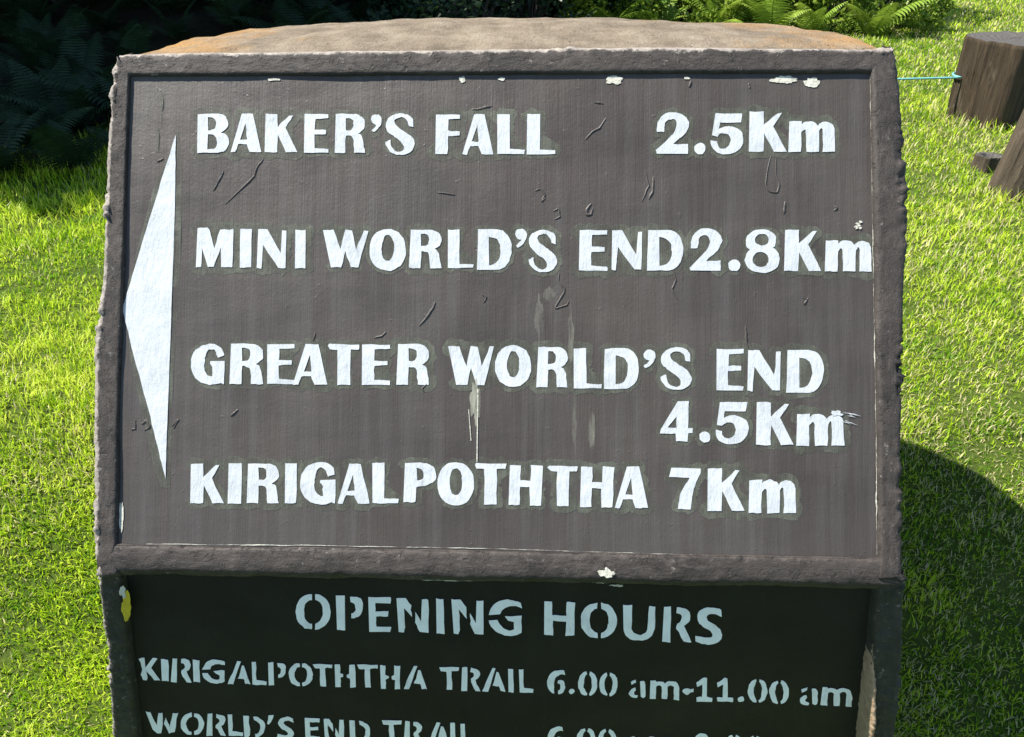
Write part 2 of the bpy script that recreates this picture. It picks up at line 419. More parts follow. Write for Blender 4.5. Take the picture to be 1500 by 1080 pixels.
bar('frame_bar', PU, px((190, 113), (500, 112), (800, 110), (1276, 108)), px((176, 82), (300, 79), (700, 74), (1000, 71), (1150, 72), (1308, 75)), FRAME, 0.007, 0.04, 0.0006, 0.0030, 1.0, back=(0, 1, -0.12), wear=1.0)
bar('frame_bar', PU, px((193, 108), (187, 300), (181, 480), (176, 640), (174, 760), (173, 812), (178, 838)), px((172, 84), (163, 160), (157, 250), (153, 400), (141, 520), (138, 600), (141, 700), (142, 800), (146, 842)), FRAMEV, 0.0075, 0.05, 0.0008, 0.0065, 5.0, back=(0.05, 1, 0), wear=1.5, cap=(0.035, 0.02), proud_f=lambda q: 0.0075+0.002*float(sstep((q-0.93)/0.04)))
bar('frame_bar', PU, px((1273, 106), (1278, 300), (1281, 480), (1284, 640), (1285, 818), (1280, 845)), px((1310, 73), (1317, 150), (1327, 330), (1321, 450), (1317, 640), (1319, 800), (1321, 855)), FRAMEV, 0.010, 0.05, 0.0008, 0.0055, 9.0, back=(-0.05, 1, 0), wear=0.5, cap=(0.035, 0.02), proud_f=lambda q: 0.0095+0.001*float(sstep((q-0.93)/0.04)))
bar('frame_bar', PLW, lx((184, 820), (192, 900), (200, 990), (210, 1075), (222, 1230)), lx((146, 815), (152, 880), (162, 960), (169, 1080), (178, 1250)), FRAMED, 0.020, 0.16, 0.0016, 0.0055, 13.0, back=(0.05, 1, 0), wear=1.1)
rb = bar('frame_bar', PLW, lx((1277, 835), (1268, 950), (1262, 1020), (1257, 1080), (1248, 1230)), lx((1321, 830), (1316, 950), (1309, 1020), (1297, 1080), (1285, 1250)), FRAMED, 0.02, 0.16, 0.0018, 0.005, 17.0, proud_f=lambda s: 0.020+0.030*float(sstep(s*1.6)), back=(-0.05, 1, 0), wear=0.6)
# ledge between the faces : its own section, rolled under to the lower face
def ledge():
    us = np.linspace(-0.660, 0.662, 340); top = UF([(180, 797), (1283, 822)])
    sec = []
    for (v, n) in [(0.003, -0.004), (0.002, 0.004), (0.001, 0.004), (-0.001, 0.0060), (-0.006, 0.0072), (-0.018, 0.0080), (-0.030, 0.0078), (-0.038, 0.0062)]:
        p = np.array((0, 0, Z0))+v*SU+n*NU; sec.append((p[1], p[2]))
    y1, z1 = sec[-1]
    sec += [(y1+0.002, z1-0.008), (y1+0.006, z1-0.016), (y1+0.012, z1-0.022), (y1+0.018, z1-0.025), (PL[1]+0.004, z1-0.026), (PL[1]+0.03, z1-0.026)]
    # densify
    s2 = []
    for a, b in zip(sec[:-1], sec[1:]): s2 += [a, ((a[0]+b[0])/2, (a[1]+b[1])/2)]
    s2.append(sec[-1]); s2 = np.array(s2)
    V = np.zeros((len(us), len(s2), 3)); V[:, :, 0] = us[:, None]; V[:, :, 1] = s2[None, :, 0]; V[:, :, 2] = s2[None, :, 1]
    P = V.reshape(-1, 3); me = mesh_from('frame_ledge', P, grid_faces(len(us), len(s2)))
    nr_ = np.zeros(len(P)*3); me.vertices.foreach_get('normal', nr_); nr_ = nr_.reshape(-1, 3)
    if nr_.reshape(len(us), len(s2), 3)[:, 8, 1].mean() > 0: nr_ = -nr_; me.flip_normals()
    P = P+nr_*(0.0013*fbm(P, 26, 4, 0.75)+0.0016*fbm(P+3, 9, 3))[:, None]
    me.vertices.foreach_set('co', P.ravel()); me.update()
    return obj('frame_ledge', me, FRAME, sign)
ledge_o = ledge()
# rough tan strip along the inside of the lower right bar
def strip_tan():
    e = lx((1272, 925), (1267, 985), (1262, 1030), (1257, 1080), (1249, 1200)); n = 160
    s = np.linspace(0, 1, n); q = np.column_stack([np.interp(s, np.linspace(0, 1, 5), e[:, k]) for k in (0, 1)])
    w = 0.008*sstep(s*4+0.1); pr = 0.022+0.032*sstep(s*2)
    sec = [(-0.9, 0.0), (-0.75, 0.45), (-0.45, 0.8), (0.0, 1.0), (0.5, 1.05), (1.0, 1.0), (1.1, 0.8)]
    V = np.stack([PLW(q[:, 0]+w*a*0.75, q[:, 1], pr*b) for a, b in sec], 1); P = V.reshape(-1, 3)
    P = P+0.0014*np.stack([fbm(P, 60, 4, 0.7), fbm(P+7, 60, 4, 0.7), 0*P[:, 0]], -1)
    me = mesh_from('tan_edge', P, grid_faces(n, len(sec)))
    tag(obj('tan_edge', me, mat_plain('rough_tan', (0.26, 0.18, 0.11), (0.42, 0.31, 0.2), 60, 0.9, 0.006), sign), 'rough tan edge inside the lower frame')
strip_tan()

# ------------------------------------------------------------------ lettering
def parse(path):
    tk = path.replace(',', ' ').split(); cs = []; cur = []; i = 0; cmd = None; p = (0, 0)
    num = lambda k: (float(tk[k]), float(tk[k+1]))
    while i < len(tk):
        if tk[i] in 'MLCZ': cmd = tk[i]; i += 1
        if cmd == 'Z':
            cs.append(cur); cur = []; cmd = None; continue
        if cmd == 'M': p = num(i); cur = [p]; i += 2; cmd = 'L'
        elif cmd == 'L':
            q = num(i); i += 2
            for k in (1, 2, 3): cur.append((p[0]+(q[0]-p[0])*k/3, p[1]+(q[1]-p[1])*k/3))
            p = q
        elif cmd == 'C':
            a, b, q = num(i), num(i+2), num(i+4); i += 6
            for k in range(1, 9):
                t_ = k/8; s_ = 1-t_
                cur.append(tuple(s_**3*p[m]+3*s_*s_*t_*a[m]+3*s_*t_*t_*b[m]+t_**3*q[m] for m in (0, 1)))
            p = q
    out = []
    for c_ in cs:
        c_ = np.array(c_)
        if np.hypot(*(c_[0]-c_[-1])) < 0.01: c_ = c_[:-1]
        out.append(c_)
    return out
def ell(cx, cy, rx, ry, n=28):
    a = np.linspace(0, 2*math.pi, n, endpoint=False); return np.column_stack([cx+rx*np.cos(a), cy+ry*np.sin(a)])
G = {
'B': 'M 2 0 L 58 0 C 74 0 82 12 82 24 C 82 36 76 44 62 48 C 78 50 85 60 85 72 C 85 92 72 100 55 100 L 0 100 Z M 29 9 L 38 9 C 48 9 50 18 50 26 C 50 36 46 42 36 42 L 29 42 Z M 29 53 L 38 53 C 50 53 53 62 53 72 C 53 84 48 91 36 91 L 28 91 Z',
'A': 'M 30 0 L 58 0 L 80 100 L 50 100 L 42 79 L 20 79 L 12 100 L 0 100 Z M 39 26 L 43 68 L 25 68 Z',
'K': 'M 2 0 L 33 0 L 33 34 L 64 4 L 74 4 L 54 36 L 84 100 L 56 100 L 34 54 L 32 100 L 0 100 Z',
'E': 'M 2 0 L 64 0 L 64 10 L 30 12 L 29 40 L 58 41 L 58 52 L 28 53 L 28 88 L 64 90 L 64 100 L 0 100 Z',
'R': 'M 4 0 L 48 0 C 70 0 80 12 80 26 C 80 40 72 46 62 50 C 74 54 74 62 76 76 L 80 100 L 52 100 L 50 72 C 49 60 46 56 34 56 L 30 56 L 28 100 L 0 100 Z M 30 11 L 38 11 C 48 12 50 18 50 26 C 50 36 46 42 38 42 L 30 42 Z',
"'": 'M 14 0 C 22 0 28 6 28 15 C 28 30 16 44 4 47 L 1 42 C 8 36 13 32 14 27 C 6 28 0 22 0 13 C 0 5 6 0 14 0 Z',
'S': 'M 71 34 L 60 32 C 58 22 56 10 40 9 C 28 9 22 16 24 22 C 26 32 44 40 56 50 C 70 60 76 68 74 80 C 71 96 56 104 36 103 C 18 102 4 92 0 72 L 14 66 C 14 84 22 96 36 96 C 46 96 50 90 48 82 C 45 72 28 62 16 52 C 4 42 0 32 4 20 C 8 6 22 0 38 -1 C 56 -2 68 6 71 18 Z',
'F': 'M 2 0 L 62 0 L 62 10 L 33 11 L 33 41 L 62 43 L 61 53 L 32 54 L 31 100 L 0 100 Z',
'L': 'M 1 0 L 33 0 L 33 88 L 72 90 L 71 100 L 0 100 Z',
'2': 'M 0 100 L 0 92 L 38 56 C 48 46 52 36 52 28 C 52 18 46 13 38 14 C 28 15 22 22 22 30 L 20 46 L 2 46 C 0 34 4 20 10 12 C 18 2 28 -2 40 -2 C 66 -2 84 10 84 28 C 82 44 70 54 60 62 L 42 76 L 81 76 L 81 100 Z',
'5': 'M 12 0 L 80 0 L 76 22 L 24 22 L 22 38 C 30 32 40 31 48 32 C 72 34 82 46 82 62 C 82 88 62 100 38 100 C 14 100 0 88 1 66 L 16 68 C 16 80 24 88 34 86 C 46 84 50 74 50 64 C 50 54 44 48 34 48 C 26 48 20 52 18 56 L 4 54 Z',
'm': 'M 2 25 L 32 23 L 32 32 C 38 24 46 24 52 24 C 62 24 68 28 72 36 C 78 26 88 23 98 26 C 108 30 112 36 112 48 L 114 100 L 84 100 L 84 48 C 84 42 82 40 79 42 L 75 48 L 74 100 L 44 100 L 43 50 C 42 43 40 43 37 45 L 31 52 L 30 100 L 0 100 Z',
'M': 'M 4 0 L 30 -1 C 34 2 36 10 38 18 L 47 52 L 62 4 L 98 4 L 95 100 L 66 100 L 64 48 L 46 98 L 30 99 L 15 52 L 14 100 L 0 100 Z',
'I': 'M 2 0 L 31 0 L 29 100 L 0 100 Z',
'N': 'M 2 0 L 27 0 L 62 62 L 66 4 L 77 4 L 74 100 L 56 100 L 16 42 L 12 102 L 0 100 Z',
'W': 'M 0 0 L 28 0 L 46 50 L 58 0 L 76 2 L 86 50 L 106 2 L 118 2 L 92 96 L 73 96 L 58 54 L 48 96 L 20 96 Z',
'O': 'M 46 0 C 74 0 92 22 92 54 C 92 88 72 108 46 108 C 20 108 0 88 0 54 C 0 22 18 0 46 0 Z M 46 15 C 37 15 31 30 31 52 C 31 72 37 83 45 83 C 56 83 62 70 62 48 C 62 28 56 15 46 15 Z',
'D': 'M 4 0 L 52 0 C 74 0 88 20 88 48 C 88 80 72 100 48 100 L 0 100 L 2 0 Z M 30 18 L 40 20 C 56 22 60 36 60 54 C 58 76 52 86 34 88 L 30 88 Z',
'8': 'M 42 0 C 66 0 78 14 76 28 C 76 36 72 42 68 45 C 80 50 86 60 84 76 C 82 98 64 106 42 106 C 18 106 2 96 0 76 C -1 62 6 56 12 50 C 4 46 2 38 2 28 C 4 10 20 0 42 0 Z M 42 11 C 32 11 24 17 24 25 C 24 34 32 39 42 39 C 52 39 58 33 58 25 C 58 17 52 11 42 11 Z M 38 56 C 26 56 18 64 18 74 C 18 85 28 92 38 92 C 50 92 58 84 58 74 C 58 64 50 56 38 56 Z',
'G': 'M 84 44 L 83 104 L 74 100 C 66 104 56 106 46 105 C 16 102 0 80 0 52 C 0 20 20 2 46 0 C 64 -1 76 8 80 16 L 82 30 L 66 36 L 62 22 C 58 14 52 11 46 14 C 36 20 34 40 34 56 C 34 74 40 84 54 84 L 54 60 L 48 52 L 48 44 Z',
'T': 'M 0 6 C 2 0 8 1 14 1 L 80 3 L 78 16 L 57 15 L 56 104 L 24 104 L 25 16 L 6 14 Z',
'4': 'M 42 0 L 70 0 L 68 66 L 80 67 L 79 80 L 68 80 L 67 100 L 38 100 L 38 80 L 0 80 L 0 70 Z M 40 38 L 40 66 L 17 66 Z',
'P': 'M 4 2 C 30 -2 60 -1 72 8 C 84 16 84 36 80 44 C 72 56 54 60 32 62 L 30 100 L 0 100 Z M 34 14 C 46 14 52 22 52 30 C 52 40 46 46 34 45 Z',
'H': 'M 2 0 L 30 2 L 29 38 L 54 40 L 55 0 L 84 2 L 80 101 L 52 101 L 52 55 L 28 54 L 26 100 L 0 100 Z',
'7': 'M 6 0 L 80 2 C 80 14 76 22 70 32 C 62 46 58 70 54 100 L 22 98 C 24 72 30 54 40 42 C 46 34 48 30 50 24 L 0 22 Z',
'.': 'M 14 0 C 22 0 28 6 28 14 C 28 22 22 28 14 28 C 6 28 0 22 0 14 C 0 6 6 0 14 0 Z',
}
S = {
'O': 'M 46 0 C 16 0 0 24 0 50 C 0 78 18 100 46 100 L 47 85 C 32 82 24 68 24 50 C 24 30 32 18 46 16 Z M 56 0 C 84 2 100 24 100 50 C 100 78 84 98 56 100 L 57 84 C 70 80 77 68 77 50 C 77 32 70 20 57 16 Z',
'P': 'M 0 0 L 26 0 L 28 100 L 4 100 Z M 42 4 C 46 2 58 2 64 4 C 80 8 82 20 80 36 C 78 54 70 64 46 66 L 46 52 C 56 52 60 44 58 34 C 58 24 54 20 44 18 Z',
'E': 'M 0 0 L 64 2 L 64 18 L 22 18 L 22 42 L 58 42 L 58 56 L 24 56 L 24 84 L 66 86 L 64 100 L 4 100 Z',
'N': 'M 0 0 L 26 0 L 42 22 L 44 56 L 22 28 L 24 84 L 20 100 L 6 98 Z M 72 4 L 92 4 L 92 100 L 66 98 L 54 70 L 54 40 L 70 68 Z',
'I': 'M 0 0 L 26 2 L 30 100 L 3 98 Z',
'G': 'M 0 42 C 2 20 22 0 50 0 C 64 0 80 4 90 8 L 92 24 C 80 18 66 16 56 18 C 40 22 34 30 32 40 Z M 0 58 L 24 56 C 30 72 42 84 56 86 C 62 86 66 84 70 82 L 70 62 L 54 58 L 46 46 L 92 44 L 92 92 C 80 98 68 100 56 100 C 26 98 4 80 0 58 Z',
'h': 'M 0 0 L 24 0 L 24 40 L 66 42 L 68 2 L 92 4 L 90 100 L 64 100 L 66 58 L 26 56 L 26 98 L 0 98 Z',
'H': 'M 0 0 L 24 0 L 25 38 L 38 44 L 38 54 L 26 60 L 28 100 L 4 100 Z M 66 2 L 92 2 L 94 100 L 70 100 L 68 62 L 54 58 L 54 46 L 66 42 Z',
'U': 'M 2 0 L 26 0 L 26 66 C 28 78 36 84 48 84 C 62 84 70 76 70 64 L 74 4 L 92 4 L 90 66 C 88 88 70 100 46 100 C 20 100 4 88 2 66 Z',
'R': 'M 6 0 L 28 0 L 26 100 L 0 98 Z M 46 2 C 70 2 86 10 88 26 C 88 40 80 48 68 54 L 92 100 L 68 98 L 44 60 L 46 48 C 56 44 62 38 60 30 C 58 22 52 20 46 18 Z',
'S': 'M 88 8 L 90 26 C 76 18 60 16 50 18 C 38 20 34 28 40 34 C 50 42 90 52 92 74 C 92 92 72 100 46 100 C 28 100 10 98 0 92 L 2 76 C 20 82 44 84 56 80 C 62 74 58 68 48 62 C 28 54 6 46 6 26 C 8 8 28 0 52 0 C 66 0 78 2 88 8 Z',
'K': 'M 0 4 L 24 0 L 28 44 L 62 2 L 84 4 L 54 46 L 96 100 L 70 100 L 32 58 L 40 92 L 34 100 L 20 98 L 10 78 L 14 60 L 8 20 Z',
'A': 'M 42 0 L 58 0 L 24 100 L 0 98 L 20 50 Z M 62 18 L 72 20 L 100 100 L 78 98 L 70 76 L 44 74 L 52 58 Z',
'L': 'M 4 0 L 32 0 L 36 78 L 100 84 L 98 100 L 10 98 Z',
'T': 'M 0 0 L 100 2 L 100 16 L 62 18 L 66 100 L 38 98 L 36 20 L 8 18 Z',
'W': 'M 0 0 L 14 0 L 34 60 L 40 2 L 52 4 L 54 40 L 48 96 L 36 98 L 22 80 Z M 62 24 L 66 40 L 74 70 L 84 4 L 100 4 L 88 94 L 72 98 L 56 52 Z',
'D': 'M 0 0 L 24 2 L 30 92 L 24 100 L 6 98 Z M 44 4 C 70 6 98 22 98 50 C 98 82 78 98 54 100 L 52 84 C 70 82 76 68 76 52 C 76 36 66 24 48 20 Z',
"'": 'M 30 0 L 100 4 C 96 50 70 90 40 100 L 0 92 C 20 70 26 40 30 0 Z',
'6': 'M 90 2 L 96 20 C 70 16 46 22 40 44 C 36 60 38 80 40 98 C 10 90 -2 72 2 46 C 6 14 40 -4 90 2 Z M 60 44 C 84 38 100 54 98 74 C 96 92 80 100 62 100 L 58 86 C 70 84 74 76 72 66 C 70 58 66 56 58 58 Z',
'0': 'M 42 0 C 16 4 0 26 0 50 C 0 78 18 100 44 100 L 46 92 C 34 80 30 66 30 50 C 30 32 34 20 46 10 Z M 62 0 C 86 4 100 24 100 50 C 100 78 84 98 58 100 L 57 90 C 68 80 72 68 72 50 C 72 32 68 20 57 12 Z',
'a': 'M 10 12 L 40 0 L 42 16 L 12 28 Z M 36 44 L 40 58 C 30 64 28 72 34 80 L 50 88 L 46 100 C 20 100 0 88 0 74 C 2 58 16 48 36 44 Z M 66 8 C 84 2 98 14 98 30 L 96 92 L 84 100 L 68 94 Z',
'm': 'M 4 0 L 20 2 L 22 10 C 30 2 44 2 50 14 C 62 0 80 2 90 14 C 98 24 98 40 98 60 L 96 100 L 78 98 L 80 40 C 80 24 68 20 60 32 L 58 96 L 40 94 L 40 34 C 38 22 28 22 22 34 L 20 96 L 0 92 Z',
'-': 'M 0 40 C 10 0 40 0 60 10 L 100 12 L 96 60 C 60 60 60 100 40 100 C 20 90 6 70 0 40 Z',
'1': 'M 0 20 L 50 0 L 66 2 L 66 80 L 100 84 L 100 100 L 0 98 L 0 82 L 36 80 L 38 28 L 6 38 Z',
'2': G['2'], '.': G['.'],
}
G = {k: parse(v) for k, v in G.items()}; S = {k: parse(v) for k, v in S.items()}
def boxes(font, rows):
    """rows of (glyph, x0, x1, y0, y1) -> list of contour lists in survey units"""
    out = []
    for ch, x0, x1, y0, y1 in rows:
        cs = font[ch]; a = np.concatenate(cs); lo, hi = a.min(0), a.max(0)
        out.append([np.column_stack([x0+(c_[:, 0]-lo[0])/(hi[0]-lo[0])*(x1-x0), y0+(c_[:, 1]-lo[1])/(hi[1]-lo[1])*(y1-y0)]) for c_ in cs])
    return out
def PUF(u, v, n):
    return PU(u, v, np.asarray(n)+UAMP*fbm(PU(u, v), 9, 3))
UAMP = 0.0006
def fill(name, glyphs, surv, fn, n0, thick, mat, parent, jit=0.35, stack=False):
    """filled, slightly uneven painted shapes lying on a face, as one mesh"""
    Vs, Fs = [], []; base = 0
    for gi, cs in enumerate(glyphs):
        cu = bpy.data.curves.new('g', 'CURVE'); cu.dimensions = '2D'; cu.fill_mode = 'BOTH'
        cu.extrude = thick/2
        if thick == 0: cu.fill_mode = 'FRONT'
        for c_ in cs:
            P = np.column_stack([c_, np.full(len(c_), gi*1.7)])
            c2 = c_+jit*np.column_stack([fbm(P, 0.22, 2), fbm(P+50, 0.22, 2)])
            q = surv(c2); sp = cu.splines.new('POLY'); sp.points.add(len(q)-1); sp.use_cyclic_u = True
            for k, (a, b) in enumerate(q): sp.points[k].co = (a, b, 0, 1)
        o = bpy.data.objects.new('g', cu); me = o.to_mesh()
        v = np.zeros(len(me.vertices)*3); me.vertices.foreach_get('co', v); v = v.reshape(-1, 3)
        off = n0+thick/2+((gi % 3)*0.00012 if stack else 0)
        Vs.append(fn(v[:, 0], v[:, 1], v[:, 2]+off))
        for p in me.polygons: Fs.append([i+base for i in p.vertices])
        base += len(v); o.to_mesh_clear(); bpy.data.objects.remove(o); bpy.data.curves.remove(cu)
    return obj(name, mesh_from(name, np.concatenate(Vs), Fs, False), mat, parent)
def grow(cs, r):
    c_ = cs[0]; out = []
    a = np.linspace(0, 2*math.pi, 14, endpoint=False); pts = (c_[:, None, :]+r*np.stack([np.cos(a), np.sin(a)], -1)[None]).reshape(-1, 2)
    ctr = (pts.min(0)+pts.max(0))/2; d_ = pts-ctr; an = np.arctan2(d_[:, 1], d_[:, 0]); rr = np.hypot(*d_.T)
    bins = np.linspace(-math.pi, math.pi, 49)[:-1]; res = []
    for b in bins:
        m_ = np.abs((an-b+math.pi) % (2*math.pi)-math.pi) < 0.16
        k = rr[m_].max() if m_.any() else r; res.append(ctr+k*np.array((math.cos(b), math.sin(b))))
    return [np.array(res)]

L1 = [('B',288.8,336,167.4,224.1),('A',338.2,383.2,166.8,223.5),('K',388.3,435.3,167.4,223.2),('E',445.6,481.2,167.7,224),('R',490,534.8,167.4,224.1),("'",544,559.6,167.7,194),('S',564,607.5,166.8,226.9),
 ('F',637.7,673.6,168.7,226),('A',677,722.7,168,226.5),('L',728.3,768.8,168,225.6),('L',772,813.6,167.7,226.5),('2',961.2,1009.4,165,225.6),('.',1016.8,1033.4,209.4,227),('5',1041.5,1088.5,166.4,226.5),('K',1097,1152,164,222.8),('m',1154.8,1223,177.6,222.8)]
L2 = [('M',287.8,342.5,333.4,391.9),('I',351,369.2,335.9,392.2),('N',377,420,335.9,394),('I',432,448.4,337.4,393.4),('W',473.2,539.8,337.2,392.2),('O',541.3,594.8,335.9,397),('R',599.5,646.7,337,393.2),('L',656,693.7,336.8,393),('D',699.3,749.4,336.4,395.6),("'",754.8,772,335.3,363),('S',773.4,816,337,399.3),
 ('E',847.8,889.5,337.7,397),('N',895.6,940.8,337.7,396.4),('D',948,1000.5,337.4,397),('2',1010.8,1057,335,397),('.',1066.4,1084,381.2,397.5),('8',1091,1141.4,336.4,400),('K',1148.5,1202.7,337,397),('m',1208.3,1276.8,352,398)]
L3 = [('G',279.7,329.4,504,564),('R',336.3,386,503.8,562.6),('E',391,431.5,504.3,562.6),('A',429.5,480,504.3,563.5),('T',480.5,526.7,504.3,564),('E',530,571.5,505,563.7),('R',580.8,628.8,504.3,564),('W',657,724,507,564),('O',725,778,506,567),('R',785.8,831.5,508.4,567.4),('L',840,881.3,510.5,569),('D',884.7,936,510.5,570),("'",942.6,960,512,539.4),('S',966.8,1013,509,571),
 ('E',1048.5,1089,511.8,572),('N',1094.8,1143.7,513,573.4),('D',1151.6,1206.6,513,575.6)]
L4 = [('4',967.5,1014.7,587.8,646.8),('.',1023.8,1040.6,632.3,648.5),('5',1047.7,1096.3,589,651),('K',1107.5,1162,589.3,651.9),('m',1166.3,1236.3,606,652.8)]
L5 = [('K',279,327.9,679.3,737.2),('I',334,354.6,679,737.6),('R',361.5,408.5,678.8,737.2),('I',417,435,679,737.2),('G',439.9,491.6,677,739),('A',494.6,541.6,679.7,738),('L',545.4,584.4,677.8,737.2),('P',591,639,677.5,735.7),('O',641,694.5,677,740.6),('T',695.4,741.4,678.4,739),('H',745.3,795,681.2,740.4),('T',802.4,846,682,741.5),('H',850.4,899.6,683.4,743.2),('A',900.6,949.3,683.6,744),
 ('7',980.2,1026.5,685.3,746.5),('K',1035.9,1090.4,686.4,748.4),('m',1096.5,1166,702.7,751.6)]
S1 = [('O',433.6,484.6,869.7,921.2),('P',492.5,531.7,872,922.3),('E',539,573,873.6,925),('N',581,628,875.4,926.2),('I',638.3,651.2,876.3,928),('N',661.4,708.3,877.5,928.7),('G',716.2,764.3,878,930.7),('h',797.3,842,880,930.7),('O',850.4,903.9,882.7,934),('U',913,959.9,885.6,937.5),('R',970,1013,887.7,940.5),('S',1018.3,1057.8,889,943.2)]
S2 = [('K',204,235,962.5,996),('I',236.4,248.2,965,997),('R',251,281.2,964,999.2),('I',282.7,293.6,965.6,998.9),('G',297,329.4,966.2,1000.4),('A',334,367,968,1001.7),('L',368.2,391,969,1003),('P',392.5,419,970,1003.5),('O',423,458.2,970.9,1004.5),('T',458.6,487.2,972,1005.3),('H',490.6,521.2,972.7,1006),('T',524,553.4,973,1007),('H',556.8,586.5,973.8,1008.7),('A',591.5,625.5,974.7,1009),
 ('T',643.6,672.4,976.5,1010),('R',675.8,704,977,1012),('A',706.6,740.4,978.3,1012.3),('I',744,752.9,979.5,1014),('L',760.3,781.4,980,1014),('6',801.5,828,981.2,1015.8),('.',833.2,841.6,1008.9,1015.8),('0',846.6,874.8,983,1018.2),('0',877.4,904.5,984.6,1018.8),('a',921.3,945.8,994.9,1022),('m',951.4,995.2,996.2,1024.7),('-',999.7,1016,1008,1017),('1',1019.9,1043.2,991.7,1027.5),
 ('1',1050,1073.6,992.6,1027.4),('.',1080,1089.4,1020,1027.4),('0',1095.4,1123.6,994.4,1028.4),('0',1126.6,1155.4,996.4,1030.4),('a',1171.4,1197.6,1006.4,1032.4),('m',1202,1248,1006,1034.4)]
S3 = [('W',213.7,261.3,1042.5,1073.6),('O',265,299.2,1044,1075.7),('R',302.7,331.8,1044.7,1077.4),('L',333.7,356.5,1046.2,1077.6),('D',357,388.8,1047.7,1079.4),("'",390.6,400.7,1046.6,1060.6),('S',406.5,430.6,1049.6,1082),('E',446.7,468.9,1051.2,1083),('N',474,503.6,1052.7,1085),('D',512,542.8,1054.2,1087),
 ('T',560,588,1054.6,1088),('R',591.7,620,1056,1089),('A',627,658,1057.4,1090),('I',659.5,667.8,1058.3,1091),('L',674.8,696,1059.8,1092),('6',801.6,826,1063.7,1098),('.',830,838,1091,1098),('0',844.8,872.5,1066.4,1100),('0',875.2,903,1067.7,1101.5),('a',919,943,1078,1105),('m',949,993,1078.4,1107),('-',998,1014,1090,1099),('2',1015,1038,1073.5,1109),('.',1045,1054,1103,1110),('0',1061,1088,1076,1111),('0',1091,1119,1077.3,1112)]
texts = [('top line', L1), ('second line', L2), ('third line', L3), ('fourth line', L4), ('fifth line', L5)]
for nm, rows in texts:
    gl = boxes(G, rows)
    for k, g in enumerate(gl):
        fill('letter_ghost', [grow(g, rng.uniform(4.5, 9.5))], UF, PUF, 0.0003+0.0001*(k % 3), 0.0, HALO, upper, 2.6)
        fill('letter', [g], UF, PUF, 0.00085, 0.0003, WHITE, upper, 0.9)
for nm, rows in (('stencilled heading', S1), ('first stencilled opening time', S2), ('second stencilled opening time', S3)):
    for g in boxes(S, rows): fill('letter', [g], LF, PLW, 0.0010, 0.0004, WHITE2, lower, 0.9)
arrow = np.array([(258, 198), (232, 280), (206, 365), (188, 425), (180, 452), (196, 520), (218, 600), (234, 665), (243, 702), (245, 640), (249, 520), (254, 380), (257, 280)], float)
ar2 = []
for a, b in zip(arrow, np.roll(arrow, -1, 0)):
    for k in range(6): ar2.append(a+(b-a)*k/6)
tag(fill('arrow', [[np.array(ar2)]], UF, PUF, 0.00095, 0.0003, WHITE, upper, 0.7), 'tall white arrowhead pointing left')
fill('letter_ghost', [[np.array([(262, 190), (225, 275), (186, 420), (190, 520), (225, 680), (236, 714), (250, 716), (254, 560), (265, 380), (268, 250)], float)]], UF, PUF, 0.00045, 0.0, HALO, upper, 1.2)

# chips, runs and scars in the paint, plus painted-on lit edges
def blob(cx, cy, rx, ry, seed, n=44, rag=0.42):
    a = np.linspace(0, 2*math.pi, n, endpoint=False)
    k = 1+rag*fbm(np.column_stack([np.cos(a)*1.7+seed*3.1, np.sin(a)*1.7, np.full(n, seed)]), 1.0, 3, 0.5)
    return np.column_stack([cx+rx*k*np.cos(a), cy+ry*k*np.sin(a)])
for k, (x, y, rx, ry) in enumerate([(900, 118, 14, 6.5), (1146, 117, 18, 5), (1190, 121, 12, 6), (677, 118, 4, 4.5), (735, 116, 5, 2.4), (1006, 115, 4, 2), (402, 117, 8, 1.8), (178, 758, 3, 21)]):
    fill('paint_chip', [[blob(x, y, rx, ry, k)]], UF, PUF, 0.0009, 0.0002, CREAM, upper, 0.5)
for k, (x, y, rx, ry) in enumerate([(237, 150, 4, 14), (232, 205, 3, 16), (236, 175, 2, 10)]):
    fill('paint_chip', [[blob(x, y, rx*0.6, ry, k+20)]], UF, PUF, 0.0009, 0.0002, HALO, upper, 0.5)
fill('paint_chip', [[blob(193, 876, 7, 20, 31)]], LF, PLW, 0.0205, 0.0004, YELLOW, lower, 0.5)
fill('paint_chip', [[blob(188, 853, 5, 8, 32)]], LF, PLW, 0.0215, 0.0004, CREAM, lower, 0.5)
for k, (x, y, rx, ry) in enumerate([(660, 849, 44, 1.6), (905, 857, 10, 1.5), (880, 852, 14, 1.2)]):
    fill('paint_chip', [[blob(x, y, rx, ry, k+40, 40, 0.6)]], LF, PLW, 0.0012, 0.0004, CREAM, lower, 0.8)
# chip on the ledge front
def ledge_n(u, v, n): return PU(u, v, np.asarray(n)+0.0102)
fill('paint_chip', [[blob(889, 838, 11, 6.5, 51)]], UF, ledge_n, 0.0, 0.0015, CREAM, ledge_o, 0.8)
def lit_edge_line(pts, wid, seed, lo=0.0):  # ragged cream strip painted on as sunlight catching a frame edge
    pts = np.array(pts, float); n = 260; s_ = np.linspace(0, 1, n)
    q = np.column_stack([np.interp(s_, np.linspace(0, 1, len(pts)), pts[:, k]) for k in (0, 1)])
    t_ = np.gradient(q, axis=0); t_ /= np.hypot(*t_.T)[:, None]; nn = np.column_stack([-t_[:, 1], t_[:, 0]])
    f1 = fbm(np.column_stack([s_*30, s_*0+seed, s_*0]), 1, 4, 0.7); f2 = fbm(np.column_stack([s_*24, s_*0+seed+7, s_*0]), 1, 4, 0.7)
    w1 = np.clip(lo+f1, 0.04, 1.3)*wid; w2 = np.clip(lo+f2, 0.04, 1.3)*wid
    fill('painted_lit_edge', [[np.concatenate([q+nn*w1[:, None], (q-nn*w2[:, None])[::-1]])]], UF, PUF, 0.0012, 0.0, CREAM, upper, 0.0)
